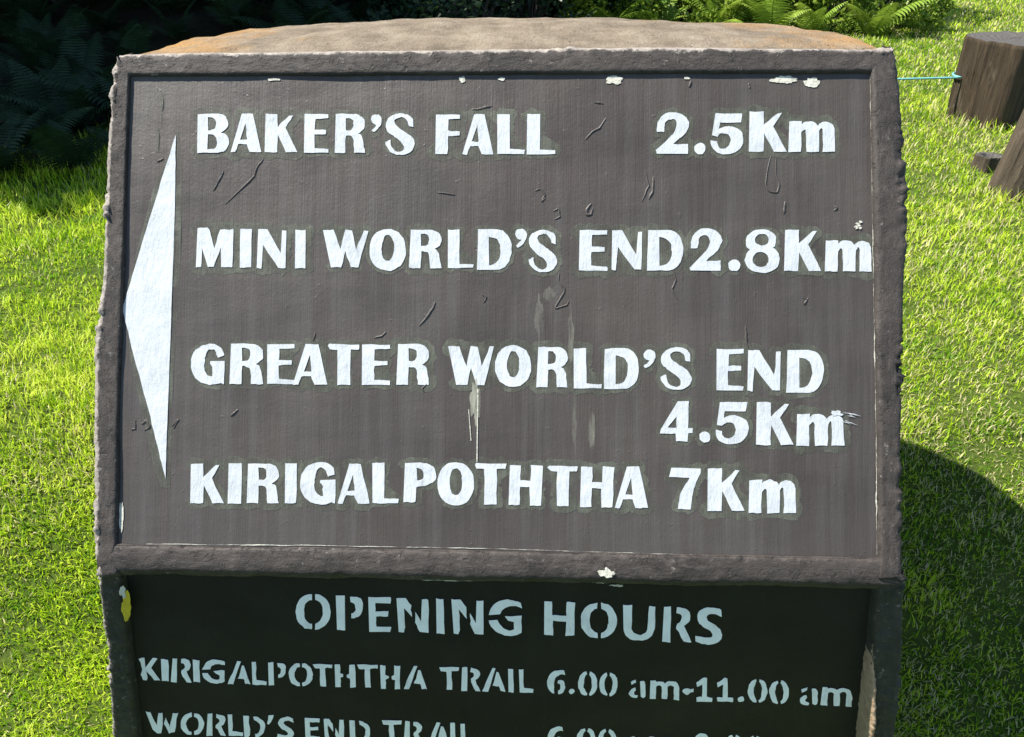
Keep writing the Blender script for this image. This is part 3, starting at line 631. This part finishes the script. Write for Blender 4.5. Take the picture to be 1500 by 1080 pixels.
lit_edge_line([(1274, 112), (1277, 300), (1280, 480), (1283, 640), (1284, 812)], 1.0, 5, 0.15)
lit_edge_line([(215, 797), (460, 799), (700, 803), (1000, 812), (1270, 819)], 0.9, 6, 0.15)
# pale run of paint below the W and its hair line, scrape after the 4.5Km
m = M('thin_paint_run'); m.fin((0.42, 0.42, 0.33), 0.6)
tr = m.n('ShaderNodeBsdfTransparent'); mx = m.n('ShaderNodeMixShader')
m.l(m.ramp(m.noise(60, 5, 0.7, (1, 0.15, 0.15)), [(0.42, 0.0), (0.7, 0.75)]), mx.inputs[0]); m.l(tr.outputs[0], mx.inputs[1]); m.l(m.b.outputs[0], mx.inputs[2]); m.l(mx.outputs[0], m.out.inputs[0])
RUN = m.m
RUN2 = RUN.copy(); RUN2.name = 'faint_paint_run'
for e_ in [n_ for n_ in RUN2.node_tree.nodes if n_.type == 'VALTORGB'][0].color_ramp.elements: e_.color = tuple(c_*0.4 for c_ in e_.color[:3])+(1,)
fill('paint_run', [[blob(696, 590, 7, 36, 61)]], UF, PUF, 0.0014, 0.0, RUN, upper, 0.6)
for k, (x, y, rx, ry) in enumerate([(790, 470, 6, 38), (836, 490, 4, 42), (842, 620, 3, 38), (866, 630, 5, 32), (805, 430, 10, 12)]):
    fill('paint_run', [[blob(x, y, rx, ry, 62+k)]], UF, PUF, 0.00078, 0.0, RUN2, upper, 0.9)
fill('paint_run', [[np.array([(699, 570), (700.6, 570), (699.4, 677), (698, 677)], float)]], UF, PUF, 0.0015, 0.0, CREAM, upper, 0.15)
fill('paint_run', [[np.array([(686, 600), (687, 600), (690.5, 645), (689.6, 646)], float)]], UF, PUF, 0.0015, 0.0, CREAM, upper, 0.15)
scr = [[blob(1226, 606, 8, 4, 71, 40, 0.5)]]
for k in range(7):
    x0, y0 = 1232+rng.uniform(0, 14), 602+rng.uniform(0, 18); dx, dy = rng.uniform(6, 24), rng.uniform(1, 7)
    scr.append([np.array([(x0, y0), (x0+dx*0.5, y0+dy*0.3-0.5), (x0+dx, y0+dy), (x0+dx*0.5, y0+dy*0.3+0.5)], float)])
fill('paint_scrape', scr, UF, PUF, 0.0014, 0.0003, WHITE, upper, 0.3, True)
fill('paint_scrape', [[blob(1257+rng.uniform(-4, 4), 328+rng.uniform(-8, 8), 2.5, 1.6, 80+k, 12, 0.8)] for k in range(7)], UF, PUF, 0.0009, 0.0006, CREAM, upper, 0.3, True)
def scar(pts, r=0.0013, seed=0):
    pts = np.array(pts, float); s = np.linspace(0, 1, 3*len(pts)+4)
    q = np.column_stack([np.interp(s, np.linspace(0, 1, len(pts)), pts[:, k]) for k in (0, 1)])
    q = q+0.8*np.column_stack([fbm(np.column_stack([s*9, s*0+seed, s*0]), 1, 2), fbm(np.column_stack([s*9, s*0+seed+9, s*0]), 1, 2)])
    uv = UF(q); tn = np.gradient(uv, axis=0); tn /= np.hypot(*tn.T)[:, None]+1e-9; nn = np.column_stack([-tn[:, 1], tn[:, 0]])
    k = np.sin(np.clip(s*1.02, 0, 1)*math.pi)**0.4*(0.7+0.5*np.abs(fbm(np.column_stack([s*14, s*0+seed, s*0]), 1, 2)))
    R_ = r*k+0.0003
    r = r*0.45
    V = np.stack([PUF((uv+nn*(R_*c_)[:, None])[:, 0], (uv+nn*(R_*c_)[:, None])[:, 1], 0.0005+0.65*R_*h_) for c_, h_ in ((-1.2, 0), (-0.7, 0.8), (0, 1.2), (0.7, 0.8), (1.2, 0))], 1)
    obj('paint_scar', mesh_from('paint_scar', V.reshape(-1, 3), grid_faces(len(s), 5)), PANEL, upper)
scars = [[(690, 161), (704, 160), (720, 155)], [(857, 204), (868, 193), (878, 188), (888, 172)], [(1129, 228), (1124, 250), (1121, 272), (1128, 281), (1138, 282), (1142, 270), (1136, 255), (1137, 230)], [(1150, 295), (1148, 314)], [(783, 280), (792, 277), (798, 286), (792, 296), (800, 290)], [(810, 310), (818, 306), (820, 318), (812, 322)],
 [(866, 298), (860, 306), (859, 316), (866, 314), (868, 304)], [(986, 396), (990, 410), (984, 424), (992, 438)], [(820, 398), (818, 412), (828, 424), (812, 452), (830, 448), (834, 440)], [(1092, 478), (1093, 498), (1096, 512)], [(1176, 436), (1182, 440), (1178, 446), (1184, 436)], [(192, 630), (198, 628), (198, 614)], [(208, 622), (214, 616), (220, 626), (212, 630)], [(252, 624), (258, 618), (262, 614), (254, 628)],
 [(622, 575), (618, 570), (628, 560)], [(338, 610), (349, 600)], [(312, 280), (322, 262), (328, 250)], [(386, 232), (376, 246), (372, 258), (330, 300)], [(614, 478), (624, 466), (634, 452), (638, 442)], [(548, 495), (560, 492), (566, 486)], [(462, 488), (458, 500)], [(1012, 118), (1010, 128)], [(1097, 122), (1098, 130)], [(945, 250), (950, 272), (940, 296)], [(957, 258), (956, 280), (950, 292)], [(870, 150), (884, 152)], [(230, 238), (240, 232)], [(1222, 302), (1226, 305), (1222, 309)], [(640, 282), (667, 285)], [(705, 430), (712, 436), (708, 444)], [(796, 228), (812, 222), (818, 212)], [(940, 455), (948, 490)], [(1262, 240), (1258, 262)], [(570, 790), (640, 783), (742, 786)], [(1085, 806), (1088, 810)], [(1128, 808), (1136, 814)]]
for k, s_ in enumerate(scars[:30]): scar(s_, 0.0011+0.0006*(k % 3 == 0), k*3.3)

# ------------------------------------------------------------------ cut logs on the lawn
def mat_log(name, c0, c1):
    m = M(name)
    c = m.ramp(m.noise(24, 6, 0.65, (1, 1, 0.12)), [(0.3, c0), (0.7, c1)])
    c = m.mix(m.ramp(m.noise(9, 5, 0.7, (1, 1, 0.5)), [(0.58, 0.0), (0.72, 0.7)]), c, (0.17, 0.14, 0.10))
    n = m.bump(m.noise(40, 5, 0.7, (1, 1, 0.1)), 0.03, 1.0)
    return m.fin(c, 0.85, n, 0.25)
def mat_end():
    m = M('sawn_end_grain')
    w = m.n('ShaderNodeTexWave', wave_type='RINGS', rings_direction='Z'); w.inputs['Scale'].default_value = 9; w.inputs['Distortion'].default_value = 3; w.inputs['Detail'].default_value = 3
    m.l(m.co.outputs['Object'], w.inputs['Vector'])
    c = m.ramp(w.outputs['Fac'], [(0.2, (0.055, 0.051, 0.047)), (0.8, (0.088, 0.082, 0.075))])
    c = m.mix(m.ramp(m.noise(14, 5, 0.7), [(0.4, 0.6), (0.6, 0.0)]), c, (0.07, 0.065, 0.06))
    n = m.bump(w.outputs['Fac'], 0.004, 0.6)
    return m.fin(c, 0.85, n, 0.2)
LOG, LOG2, END = mat_log('weathered_log', (0.022, 0.0155, 0.0095), (0.085, 0.060, 0.037)), mat_log('grey_log', (0.04, 0.031, 0.022), (0.13, 0.10, 0.07)), mat_end()
def log(name, loc, shape, h, tilt=(0, 0), flare=0.12, hollow=0.0, mats=None, seed=0):
    """shape: radius as a function of angle; trunk skin plus a separate sawn top"""
    e = empty(name, (loc[0], loc[1], loc[2])); e.rotation_euler = (tilt[0], tilt[1], 0)
    na, nz = 96, 34; a = np.linspace(0, 2*math.pi, na, endpoint=False); r0 = shape(a)
    zz = np.linspace(-0.12, h, nz); V = []
    for z in zz:
        k = max(z, 0)/h; r = r0*(1+flare*(1-k)**2)
        P = np.column_stack([np.cos(a)*3+seed, np.sin(a)*3, np.full(na, z*1.6)])
        r = r*(1+0.035*fbm(P, 1.2, 3))+0.010*r0.mean()/0.3*fbm(P*np.array((6, 6, 0.7)), 1, 3)
        V.append(np.column_stack([r*np.cos(a), r*np.sin(a), np.full(na, z)+(0.006*fbm(P, 2, 2) if z == h else 0)]))
    rim = V[-1].copy()
    V.append(np.column_stack([rim[:, 0]*0.975, rim[:, 1]*0.975, rim[:, 2]+0.004]))
    me = mesh_from('trunk', np.concatenate(V), grid_faces(nz+1, na, False, True)); me.flip_normals() if me.polygons[0].normal.dot(me.polygons[0].center) < 0 else None
    o = obj('trunk', me, mats[0], e, True)
    T = [V[-1]]
    for k in (0.88, 0.7, 0.5, 0.3, 0.12, 0.01):
        r = V[-1].copy(); r[:, :2] *= k
        dep = hollow*h*float(sstep((0.75-k)/0.3)); r[:, 2] += -dep+0.003*fbm(r, 25, 3); T.append(r)
    me = mesh_from('sawn_top', np.concatenate(T), grid_faces(len(T), na, False, True))
    if me.polygons[10].normal.z < 0: me.flip_normals()
    obj('sawn_top', me, mats[1], e, True)
    return e
def facet(fs, p=9):
    return lambda a: sum(np.maximum(np.cos(a-math.radians(n_))/d_, 0)**p for n_, d_ in fs)**(-1.0/p)
def wedge(R_, corner, sharp=0.16):
    return lambda a: R_*(1+sharp*np.exp(-((a-corner+math.pi) % (2*math.pi)-math.pi)**2/0.10)-0.10*np.exp(-((a-corner-0.75+math.pi) % (2*math.pi)-math.pi)**2/0.2)-0.10*np.exp(-((a-corner+0.75+math.pi) % (2*math.pi)-math.pi)**2/0.2)+0.03*np.sin(3*a+1))
SX, SY = 2.97, 4.28
s1 = log('tree_stump', (SX, SY, float(H(SX, SY))), facet(((-64, 0.262), (-166, 0.28), (105, 0.29), (15, 0.29), (60, 0.31), (-30, 0.31), (150, 0.31))), 0.475, (0, 0), -0.03, 0, (LOG, END), 3)
tag(s1, 'thick sawn tree stump with a flat grey top on the lawn', 'stump')
PX, PY = 2.335, 2.80
s2 = log('log_post', (PX, PY, float(H(PX, PY))), lambda a: 0.118*(1+0.05*np.sin(2*a)+0.03*np.sin(5*a)), 0.42, (0.02, 0.15), 0.05, 0, (LOG2, END), 8)
tag(s2, 'short pale log post leaning over in front of the stump', 'post')
QX, QY = 2.40, 3.22
s3 = log('low_stump', (QX, QY, float(H(QX, QY))), lambda a: 0.068*(1+0.12*np.sin(2*a+0.5)+0.06*np.sin(5*a)), 0.075, (0, 0.05), 0.1, 0.7, (LOG2, END), 14)
tag(s3, 'small hollow cut-off stub in the grass beside the leaning post', 'stump')

# rope from the stump to a peg behind the sign
def tube(P, r, n=8):
    P = np.asarray(P, float); T = np.gradient(P, axis=0); T /= np.linalg.norm(T, axis=1)[:, None]
    up = np.array((0, 0, 1.0)); A = np.cross(T, up); A /= np.linalg.norm(A, axis=1)[:, None]+1e-9; B = np.cross(A, T)
    a = np.linspace(0, 2*math.pi, n, endpoint=False); r = np.broadcast_to(r, (len(P),))
    V = P[:, None]+r[:, None, None]*(np.cos(a)[None, :, None]*A[:, None]+np.sin(a)[None, :, None]*B[:, None])
    return V.reshape(-1, 3), grid_faces(len(P), n, False, True)
s = np.linspace(0, 1, 160)
pA, pB = np.array((SX-0.30, SY+0.0, float(H(SX, SY))+0.25)), np.array((0.62, 4.35, float(H(0.6, 4.3))+0.27))
rp = pA+(pB-pA)*s[:, None]; rp[:, 2] -= 0.02*np.sin(s*math.pi)
fs_ = facet(((-64, 0.262), (-166, 0.28), (105, 0.29), (15, 0.29), (60, 0.31), (-30, 0.31), (150, 0.31)))
an_ = np.linspace(0.2, math.pi, 70); rl = fs_((an_+math.pi) % (2*math.pi)-math.pi)*1.035+0.004
loop = np.column_stack([SX+rl*np.cos(an_), SY+rl*np.sin(an_), pA[2]+0.006*np.sin(an_*2)])
rp = np.concatenate([loop, rp[2:]]); s = np.linspace(0, 1.6, len(rp))
Vr, Fr = tube(rp, 0.0062*(1+0.18*np.sin(s*420)), 8)
a = np.linspace(0, 2*math.pi, 90)
tag(obj('rope', mesh_from('rope', Vr, Fr), mat_plain('turquoise_rope', (0.10, 0.33, 0.34), (0.20, 0.46, 0.46), 90, 0.7)), 'thin pale turquoise rope stretched from the stump above the grass', 'rope')
Vp, Fp = tube([(0.62, 4.35, -0.1+float(H(0.6, 4.3))), (0.62, 4.351, 0.1+float(H(0.6, 4.3))), (0.622, 4.352, 0.3+float(H(0.6, 4.3)))], 0.02, 8)
tag(obj('wooden_peg', mesh_from('wooden_peg', Vp, Fp), LOG), 'wooden peg behind the sign holding the rope', 'peg')

# ------------------------------------------------------------------ lawn blades
def in_sign(x, y): return (np.abs(x) < 0.72) & (y > -0.03) & (y < 1.02-0.45*(np.abs(x)/0.72)**3)
def blades(n_try, dens, seed, L0, L1):
    r = np.random.default_rng(seed)
    ang = r.uniform(-0.86, 0.86, n_try)
    # radius sampled so that the density falls with distance from the path
    u = r.uniform(0, 1, n_try); rr = 0.75*(17/0.75)**u
    x = CAM[0]+rr*np.sin(ang); y = CAM[1]+rr*np.cos(ang)
    keep = ~in_sign(x, y) & (np.hypot(x-SX, y-SY) > 0.31) & (np.hypot(x-PX, y-PY) > 0.1) & (np.hypot(x-QX, y-QY) > 0.06)
    hid = (np.abs(x-CAM[0]) < 0.36*(y-CAM[1])) & (y > 1.1) & (y < 6)       # far behind the block: thinner
    keep &= ~(hid & (r.uniform(0, 1, n_try) < 0.6))
    wood = ((x < 0.3) & (y > 4.0)) | (x < -2.4) & (y > 3.1) | (y > 8.8) & (x < 4.2)
    keep &= ~(wood & (r.uniform(0, 1, n_try) < 0.45)) & (woodland(x, y) < r.uniform(0.02, 0.9, n_try))
    # thin spots
    P = np.stack([x, y, 0*x], -1); keep &= fbm(P, 5, 3)+0.9 > r.uniform(-0.4, 0.9, n_try)*0.9
    return x[keep], y[keep], rr[keep], r
def make_grass():
    x, y, rr, r = blades(640000, 1, 11, 0.02, 0.05)
    n = len(x); P2 = np.stack([x, y, 0*x], -1)
    lush = fbm(P2, 1.3, 3); straw = fbm(P2+40, 2.6, 3); fine = fbm(P2+80, 14, 2)
    L = r.uniform(0.014, 0.040, n)*(1+0.35*np.clip(lush, -1, 1))*np.clip(0.75+0.12*rr, 0.8, 1.8)
    edge = (x < -1.6) & (y > 2.0); L = np.where(edge, L*1.5, L)
    ringd = np.minimum(np.hypot(x-SX, y-SY)-0.33, np.hypot(x-PX, y-PY)-0.12)
    L = np.where((ringd < 0.12), L*1.9, L)
    near_sign = (y > -0.2) & (y < 1.2) & (np.abs(np.abs(x)-0.76) < 0.08); L = np.where(near_sign, L*1.5, L)
    w = r.uniform(0.0010, 0.0021, n)*np.maximum(1, rr/2.4)**0.9
    az_ = r.uniform(0, 2*math.pi, n)+1.6*fbm(P2+120, 6, 2); lean = r.uniform(0.15, 1.3, n)
    dx, dy = np.cos(az_), np.sin(az_); z = H(x, y)-0.004
    p0 = np.stack([x, y, z], -1); dirh = np.stack([dx, dy, 0*dx], -1); sd = np.stack([-dy, dx, 0*dx], -1)
    up = np.array((0, 0, 1.0))
    mid = p0+dirh*(L*0.5*np.sin(lean*0.6))[:, None]+up*(L*0.5*np.cos(lean*0.6))[:, None]
    tip = mid+dirh*(L*0.55*np.sin(lean*1.25))[:, None]+up*(L*0.55*np.cos(lean*1.25))[:, None]
    V = np.stack([p0-sd*w[:, None], p0+sd*w[:, None], mid-sd*(w*0.8)[:, None], mid+sd*(w*0.8)[:, None], tip], 1)
    i = np.arange(n)[:, None, None]*5
    T = (np.array([(0, 1, 3), (0, 3, 2), (2, 3, 4)])[None]+i).reshape(-1, 3)
    g1, g2, g3, st = np.array((0.11, 0.27, 0.008)), np.array((0.41, 0.59, 0.014)), np.array((0.66, 0.75, 0.09)), np.array((0.70, 0.64, 0.33))
    k = np.clip(0.48+0.30*lush+0.35*fine+r.normal(0, 0.30, n), 0, 1)[:, None]
    c = np.where(k < 0.5, g1+(g2-g1)*k*2, g2+(g3-g2)*(k*2-1))
    # right-hand lawn is drier
    dry = 0.06+0.20*sstep((x-0.3)/1.0)+0.16*np.clip(straw, -0.5, 1)
    c = np.where((r.uniform(0, 1, n) < dry)[:, None], st*r.uniform(0.6, 1.1, n)[:, None], c)
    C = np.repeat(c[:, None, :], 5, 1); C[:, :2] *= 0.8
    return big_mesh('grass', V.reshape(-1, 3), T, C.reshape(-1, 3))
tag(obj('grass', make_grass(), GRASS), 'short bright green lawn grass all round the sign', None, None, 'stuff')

# ------------------------------------------------------------------ ferns
def frond_mesh(L, seed, c0, c1):
    r = np.random.default_rng(seed); V, T, C = [], [], []
    n = 24; s = np.linspace(0, 1, n+1)
    droop = r.uniform(0.9, 1.5); ang = 1.15-droop*s**1.2
    step = L/n; X = np.concatenate([[0], np.cumsum(np.cos(ang[:-1])*step)]); Z = np.concatenate([[0], np.cumsum(np.sin(ang[:-1])*step)])
    Yb = 0.05*L*np.sin(s*3+seed)
    col = np.array(c0)+(np.array(c1)-np.array(c0))*r.uniform(0, 1)
    def tri(a, b, c_, k=1.0):
        i = len(V); V.extend([a, b, c_]); T.append((i, i+1, i+2)); C.extend([col*k]*3)
    for i in range(n):
        a, b = np.array((X[i], Yb[i], Z[i])), np.array((X[i+1], Yb[i+1], Z[i+1])); w = 0.004*(1-s[i])+0.001
        o = np.array((0, w, 0)); tri(a-o, a+o, b+o, 0.7); tri(a-o, b+o, b-o, 0.7)
        if s[i] < 0.12: continue
        pl = L*0.30*math.sin(min(1, (1-s[i])*1.25+0.06)*math.pi/2)*(0.55+0.45*min(1, s[i]*5))*r.uniform(0.85, 1.1)
        d_ = (b-a)/np.linalg.norm(b-a)
        for sgn in (-1, 1):
            out = np.array((0.35*d_[0], sgn*0.93, 0.35*d_[2]-0.22)); out /= np.linalg.norm(out)
            hw = d_*step*0.40; tip = a+out*pl+np.array((0, 0, -0.12*pl))
            m1, m2 = a+out*pl*0.35, a+out*pl*0.7+np.array((0, 0, -0.03*pl)); k = r.uniform(0.75, 1.2)
            for q0, q1, w0, w1 in ((a, m1, 0.8, 1.0), (m1, m2, 1.0, 0.62)):
                tri(q0-hw*w0, q0+hw*w0, q1+hw*w1, k); tri(q0-hw*w0, q1+hw*w1, q1-hw*w1, k)
            tri(m2-hw*0.62, m2+hw*0.62, tip, k)
    return big_mesh('frond', V, T, np.array(C))
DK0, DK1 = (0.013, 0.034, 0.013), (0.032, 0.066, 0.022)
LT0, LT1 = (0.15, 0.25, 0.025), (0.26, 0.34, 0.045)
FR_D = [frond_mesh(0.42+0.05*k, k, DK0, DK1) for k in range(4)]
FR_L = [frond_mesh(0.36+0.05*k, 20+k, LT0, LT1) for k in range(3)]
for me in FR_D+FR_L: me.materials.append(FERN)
def fern(x, y, frs, nf, sc, label, group, name='fern'):
    e = empty(name, (x, y, float(H(x, y))-0.01), rng.uniform(0, 6.28)); e.scale = (sc, sc, sc)
    for k in range(nf):
        o = bpy.data.objects.new('frond', frs[rng.integers(len(frs))]); COL.objects.link(o); o.parent = e
        o.rotation_euler = (rng.uniform(-0.2, 0.2), rng.uniform(-0.35, 0.25), 6.283*k/nf+rng.uniform(-0.3, 0.3))
        s_ = rng.uniform(0.75, 1.15); o.scale = (s_, s_, s_)
    return tag(e, label, 'fern', group)
spots = []
for k in range(4000):
    y = rng.uniform(3.0, 8.3); x = rng.uniform(-0.85*(y+1.2), 0.4)
    if y < 3.35+0.9*(x+2.3) and x > -2.3: continue
    if y < 5.6 and x > -0.45*(y+0.97) - 0.1: continue                 # hidden by the block, leave the lawn clear
    if all(math.hypot(x-a, y-b) > 0.22+0.025*y for a, b in spots): spots.append((x, y))
    if len(spots) >= 130: break
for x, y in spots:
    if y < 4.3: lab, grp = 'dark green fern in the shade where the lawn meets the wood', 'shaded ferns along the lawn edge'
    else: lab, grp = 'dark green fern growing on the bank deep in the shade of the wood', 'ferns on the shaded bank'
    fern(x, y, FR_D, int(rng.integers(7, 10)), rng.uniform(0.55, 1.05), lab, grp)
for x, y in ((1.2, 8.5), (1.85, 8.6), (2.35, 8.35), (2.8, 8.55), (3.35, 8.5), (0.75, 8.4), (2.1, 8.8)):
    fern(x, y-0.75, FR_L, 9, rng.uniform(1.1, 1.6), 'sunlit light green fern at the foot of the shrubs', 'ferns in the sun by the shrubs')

# ------------------------------------------------------------------ shrubs and trees
def leaf_cloud(centers, radii, per, size, cols, seed, flat=0.0):
    r = np.random.default_rng(seed); V, T, C = [], [], []; n = 0
    for c_, R_ in zip(centers, radii):
        d_ = r.normal(size=(per, 3)); d_ /= np.linalg.norm(d_, axis=1)[:, None]
        p = np.array(c_)+d_*(R_*r.uniform(0.35, 1.0, per)**0.6)[:, None]*np.array((1, 1, 0.8))
        a = r.normal(size=(per, 3))+d_*0.6+np.array((0, 0, -0.2)); a /= np.linalg.norm(a, axis=1)[:, None]
        b = np.cross(a, r.normal(size=(per, 3))); b /= np.linalg.norm(b, axis=1)[:, None]; nn = np.cross(a, b)
        L = size*r.uniform(0.6, 1.3, per)[:, None]; w = L*0.30
        q = np.stack([p, p+a*L*0.45+b*w+nn*w*0.25, p+a*L, p+a*L*0.45-b*w+nn*w*0.25], 1)
        V.append(q.reshape(-1, 3)); i = (np.arange(per)*4+n)[:, None]
        T.append(np.concatenate([i+np.array((0, 1, 2)), i+np.array((0, 2, 3))], 1).reshape(-1, 3)); n += per*4
        k = r.uniform(0, 1, (per, 1)); cc = np.array(cols[0])+(np.array(cols[1])-np.array(cols[0]))*k
        cc = cc*r.uniform(0.75, 1.2, (1, 1)); C.append(np.repeat(cc, 4, 0))
    return big_mesh('foliage', np.concatenate(V), np.concatenate(T), np.concatenate(C))
def branch_mesh(segs):
    V, F, n = [], [], 0
    for P, r in segs:
        v, f = tube(P, r, 7); V.append(v); F += [tuple(i+n for i in q) for q in f]; n += len(v)
    return mesh_from('stem', np.concatenate(V), F)
def shrub_kit(seed, h, w, cols, nclump, per, size):
    r = np.random.default_rng(seed); cen, rad, segs = [], [], []
    for k in range(nclump):
        a = r.uniform(0, 6.28); rr = w*math.sqrt(r.uniform(0, 1)); z = h*r.uniform(0.18, 0.95)*(1-0.35*(rr/w)**2)
        c_ = np.array((rr*math.cos(a), rr*math.sin(a), z)); cen.append(c_); rad.append(r.uniform(0.16, 0.30)*h*0.75)
        s_ = np.linspace(0, 1, 7)[:, None]
        P = c_*s_+np.array((0, 0, 0.18*h))*np.sin(s_*math.pi)+0.03*r.normal(size=(7, 3))*s_; segs.append((P, np.linspace(0.016, 0.005, 7)))
    f = leaf_cloud(cen, rad, per, size, cols, seed+100); f.materials.append(LEAF)
    st = branch_mesh(segs); st.materials.append(BARK); return f, st
def put(name, kit, parts, x, y, sc, label, cat, group):
    e = empty(name, (x, y, float(H(x, y))-0.02), rng.uniform(0, 6.28)); e.scale = (sc, sc, sc*rng.uniform(0.9, 1.1))
    for me, nm in zip(kit, parts):
        o = bpy.data.objects.new(nm, me); COL.objects.link(o); o.parent = e
    return tag(e, label, cat, group)
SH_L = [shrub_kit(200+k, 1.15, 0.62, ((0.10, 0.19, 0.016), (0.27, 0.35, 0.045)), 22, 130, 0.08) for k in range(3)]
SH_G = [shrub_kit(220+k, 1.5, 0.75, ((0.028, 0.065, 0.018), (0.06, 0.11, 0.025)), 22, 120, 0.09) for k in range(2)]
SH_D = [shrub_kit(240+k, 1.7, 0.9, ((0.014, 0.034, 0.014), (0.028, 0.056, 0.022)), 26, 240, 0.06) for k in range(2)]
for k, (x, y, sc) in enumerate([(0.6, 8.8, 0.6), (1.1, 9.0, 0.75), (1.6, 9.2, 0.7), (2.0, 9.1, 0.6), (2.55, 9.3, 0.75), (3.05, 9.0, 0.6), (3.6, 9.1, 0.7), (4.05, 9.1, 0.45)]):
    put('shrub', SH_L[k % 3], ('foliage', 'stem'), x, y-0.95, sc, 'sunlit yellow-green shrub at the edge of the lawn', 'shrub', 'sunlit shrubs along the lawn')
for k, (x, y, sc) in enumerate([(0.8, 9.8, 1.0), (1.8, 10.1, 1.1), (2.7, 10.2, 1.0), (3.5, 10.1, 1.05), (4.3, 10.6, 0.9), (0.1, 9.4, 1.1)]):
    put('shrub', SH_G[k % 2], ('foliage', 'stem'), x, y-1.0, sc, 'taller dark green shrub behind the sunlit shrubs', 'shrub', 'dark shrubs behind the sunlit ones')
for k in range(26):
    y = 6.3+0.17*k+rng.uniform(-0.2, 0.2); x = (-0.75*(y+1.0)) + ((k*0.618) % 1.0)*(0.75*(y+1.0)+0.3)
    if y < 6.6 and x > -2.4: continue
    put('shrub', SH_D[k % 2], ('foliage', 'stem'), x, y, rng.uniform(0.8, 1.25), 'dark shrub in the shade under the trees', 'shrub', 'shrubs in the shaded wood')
def tree_kit(seed, h, R_):
    r = np.random.default_rng(seed); s_ = np.linspace(0, 1, 14)[:, None]
    top = np.array((0.3*r.normal(), 0.3*r.normal(), h*0.8)); trunk = top*s_+np.array((0.12, 0.08, 0))*np.sin(s_*5+seed)
    segs = [(trunk, np.linspace(0.17, 0.06, 14))]; cen, rad = [], []
    for k in range(30):
        a = r.uniform(0, 6.28); rr = R_*math.sqrt(r.uniform(0.02, 1)); z = h*r.uniform(0.46, 1.0)
        c_ = np.array((rr*math.cos(a), rr*math.sin(a), z)); cen.append(c_); rad.append(R_*r.uniform(0.30, 0.46))
        if k % 2 == 0:
            b0 = top*min(0.95, max(0.45, (z/h-0.12)/0.8)); segs.append((b0+(c_-b0)*np.linspace(0, 1, 6)[:, None], np.linspace(0.05, 0.014, 6)))
    f = leaf_cloud(cen, rad, 400, 0.22, ((0.025, 0.055, 0.018), (0.05, 0.09, 0.025)), seed+9); f.name = 'crown'; f.materials.append(LEAF)
    st = branch_mesh(segs); st.name = 'trunk'; st.materials.append(BARK); return f, st
TK = [tree_kit(300+k, 6.3, 2.0) for k in range(3)]
tl = [(-5.7, 5.8), (-7.9, 5.4), (-6.6, 7.6), (-9.0, 7.4), (-5.7, 8.6), (-7.8, 9.6), (-6.0, 10.6), (-10.2, 5.6), (-10.6, 9.4), (-7.0, 12.2), (-5.4, 12.8), (-4.6, 15.0)]
for k, (x, y) in enumerate(tl):
    put('tree', TK[k % 3], ('crown', 'trunk'), x, y, rng.uniform(0.95, 1.15), 'dark broadleaved tree shading the ferns behind the lawn', 'tree', 'trees of the shaded wood')
for k, (x, y) in enumerate([(0.8, 15.0), (3.6, 15.4), (6.6, 16.5)]):
    put('tree', TK[k % 3], ('crown', 'trunk'), x, y, 1.0, 'broadleaved tree rising behind the sunlit shrubs', 'tree', 'trees behind the sunlit shrubs')
# thin yellow stake in the shrubs
Vp, Fp = tube([(1.06, 8.9, 0.1), (1.065, 8.9, 0.6), (1.06, 8.91, 1.1)], 0.011, 8)
tag(obj('stake', mesh_from('stake', Vp, Fp), mat_plain('yellow_cane', (0.42, 0.30, 0.03), (0.5, 0.38, 0.05), 40)), 'thin yellow stake standing at the edge of the shrubs', 'stake')
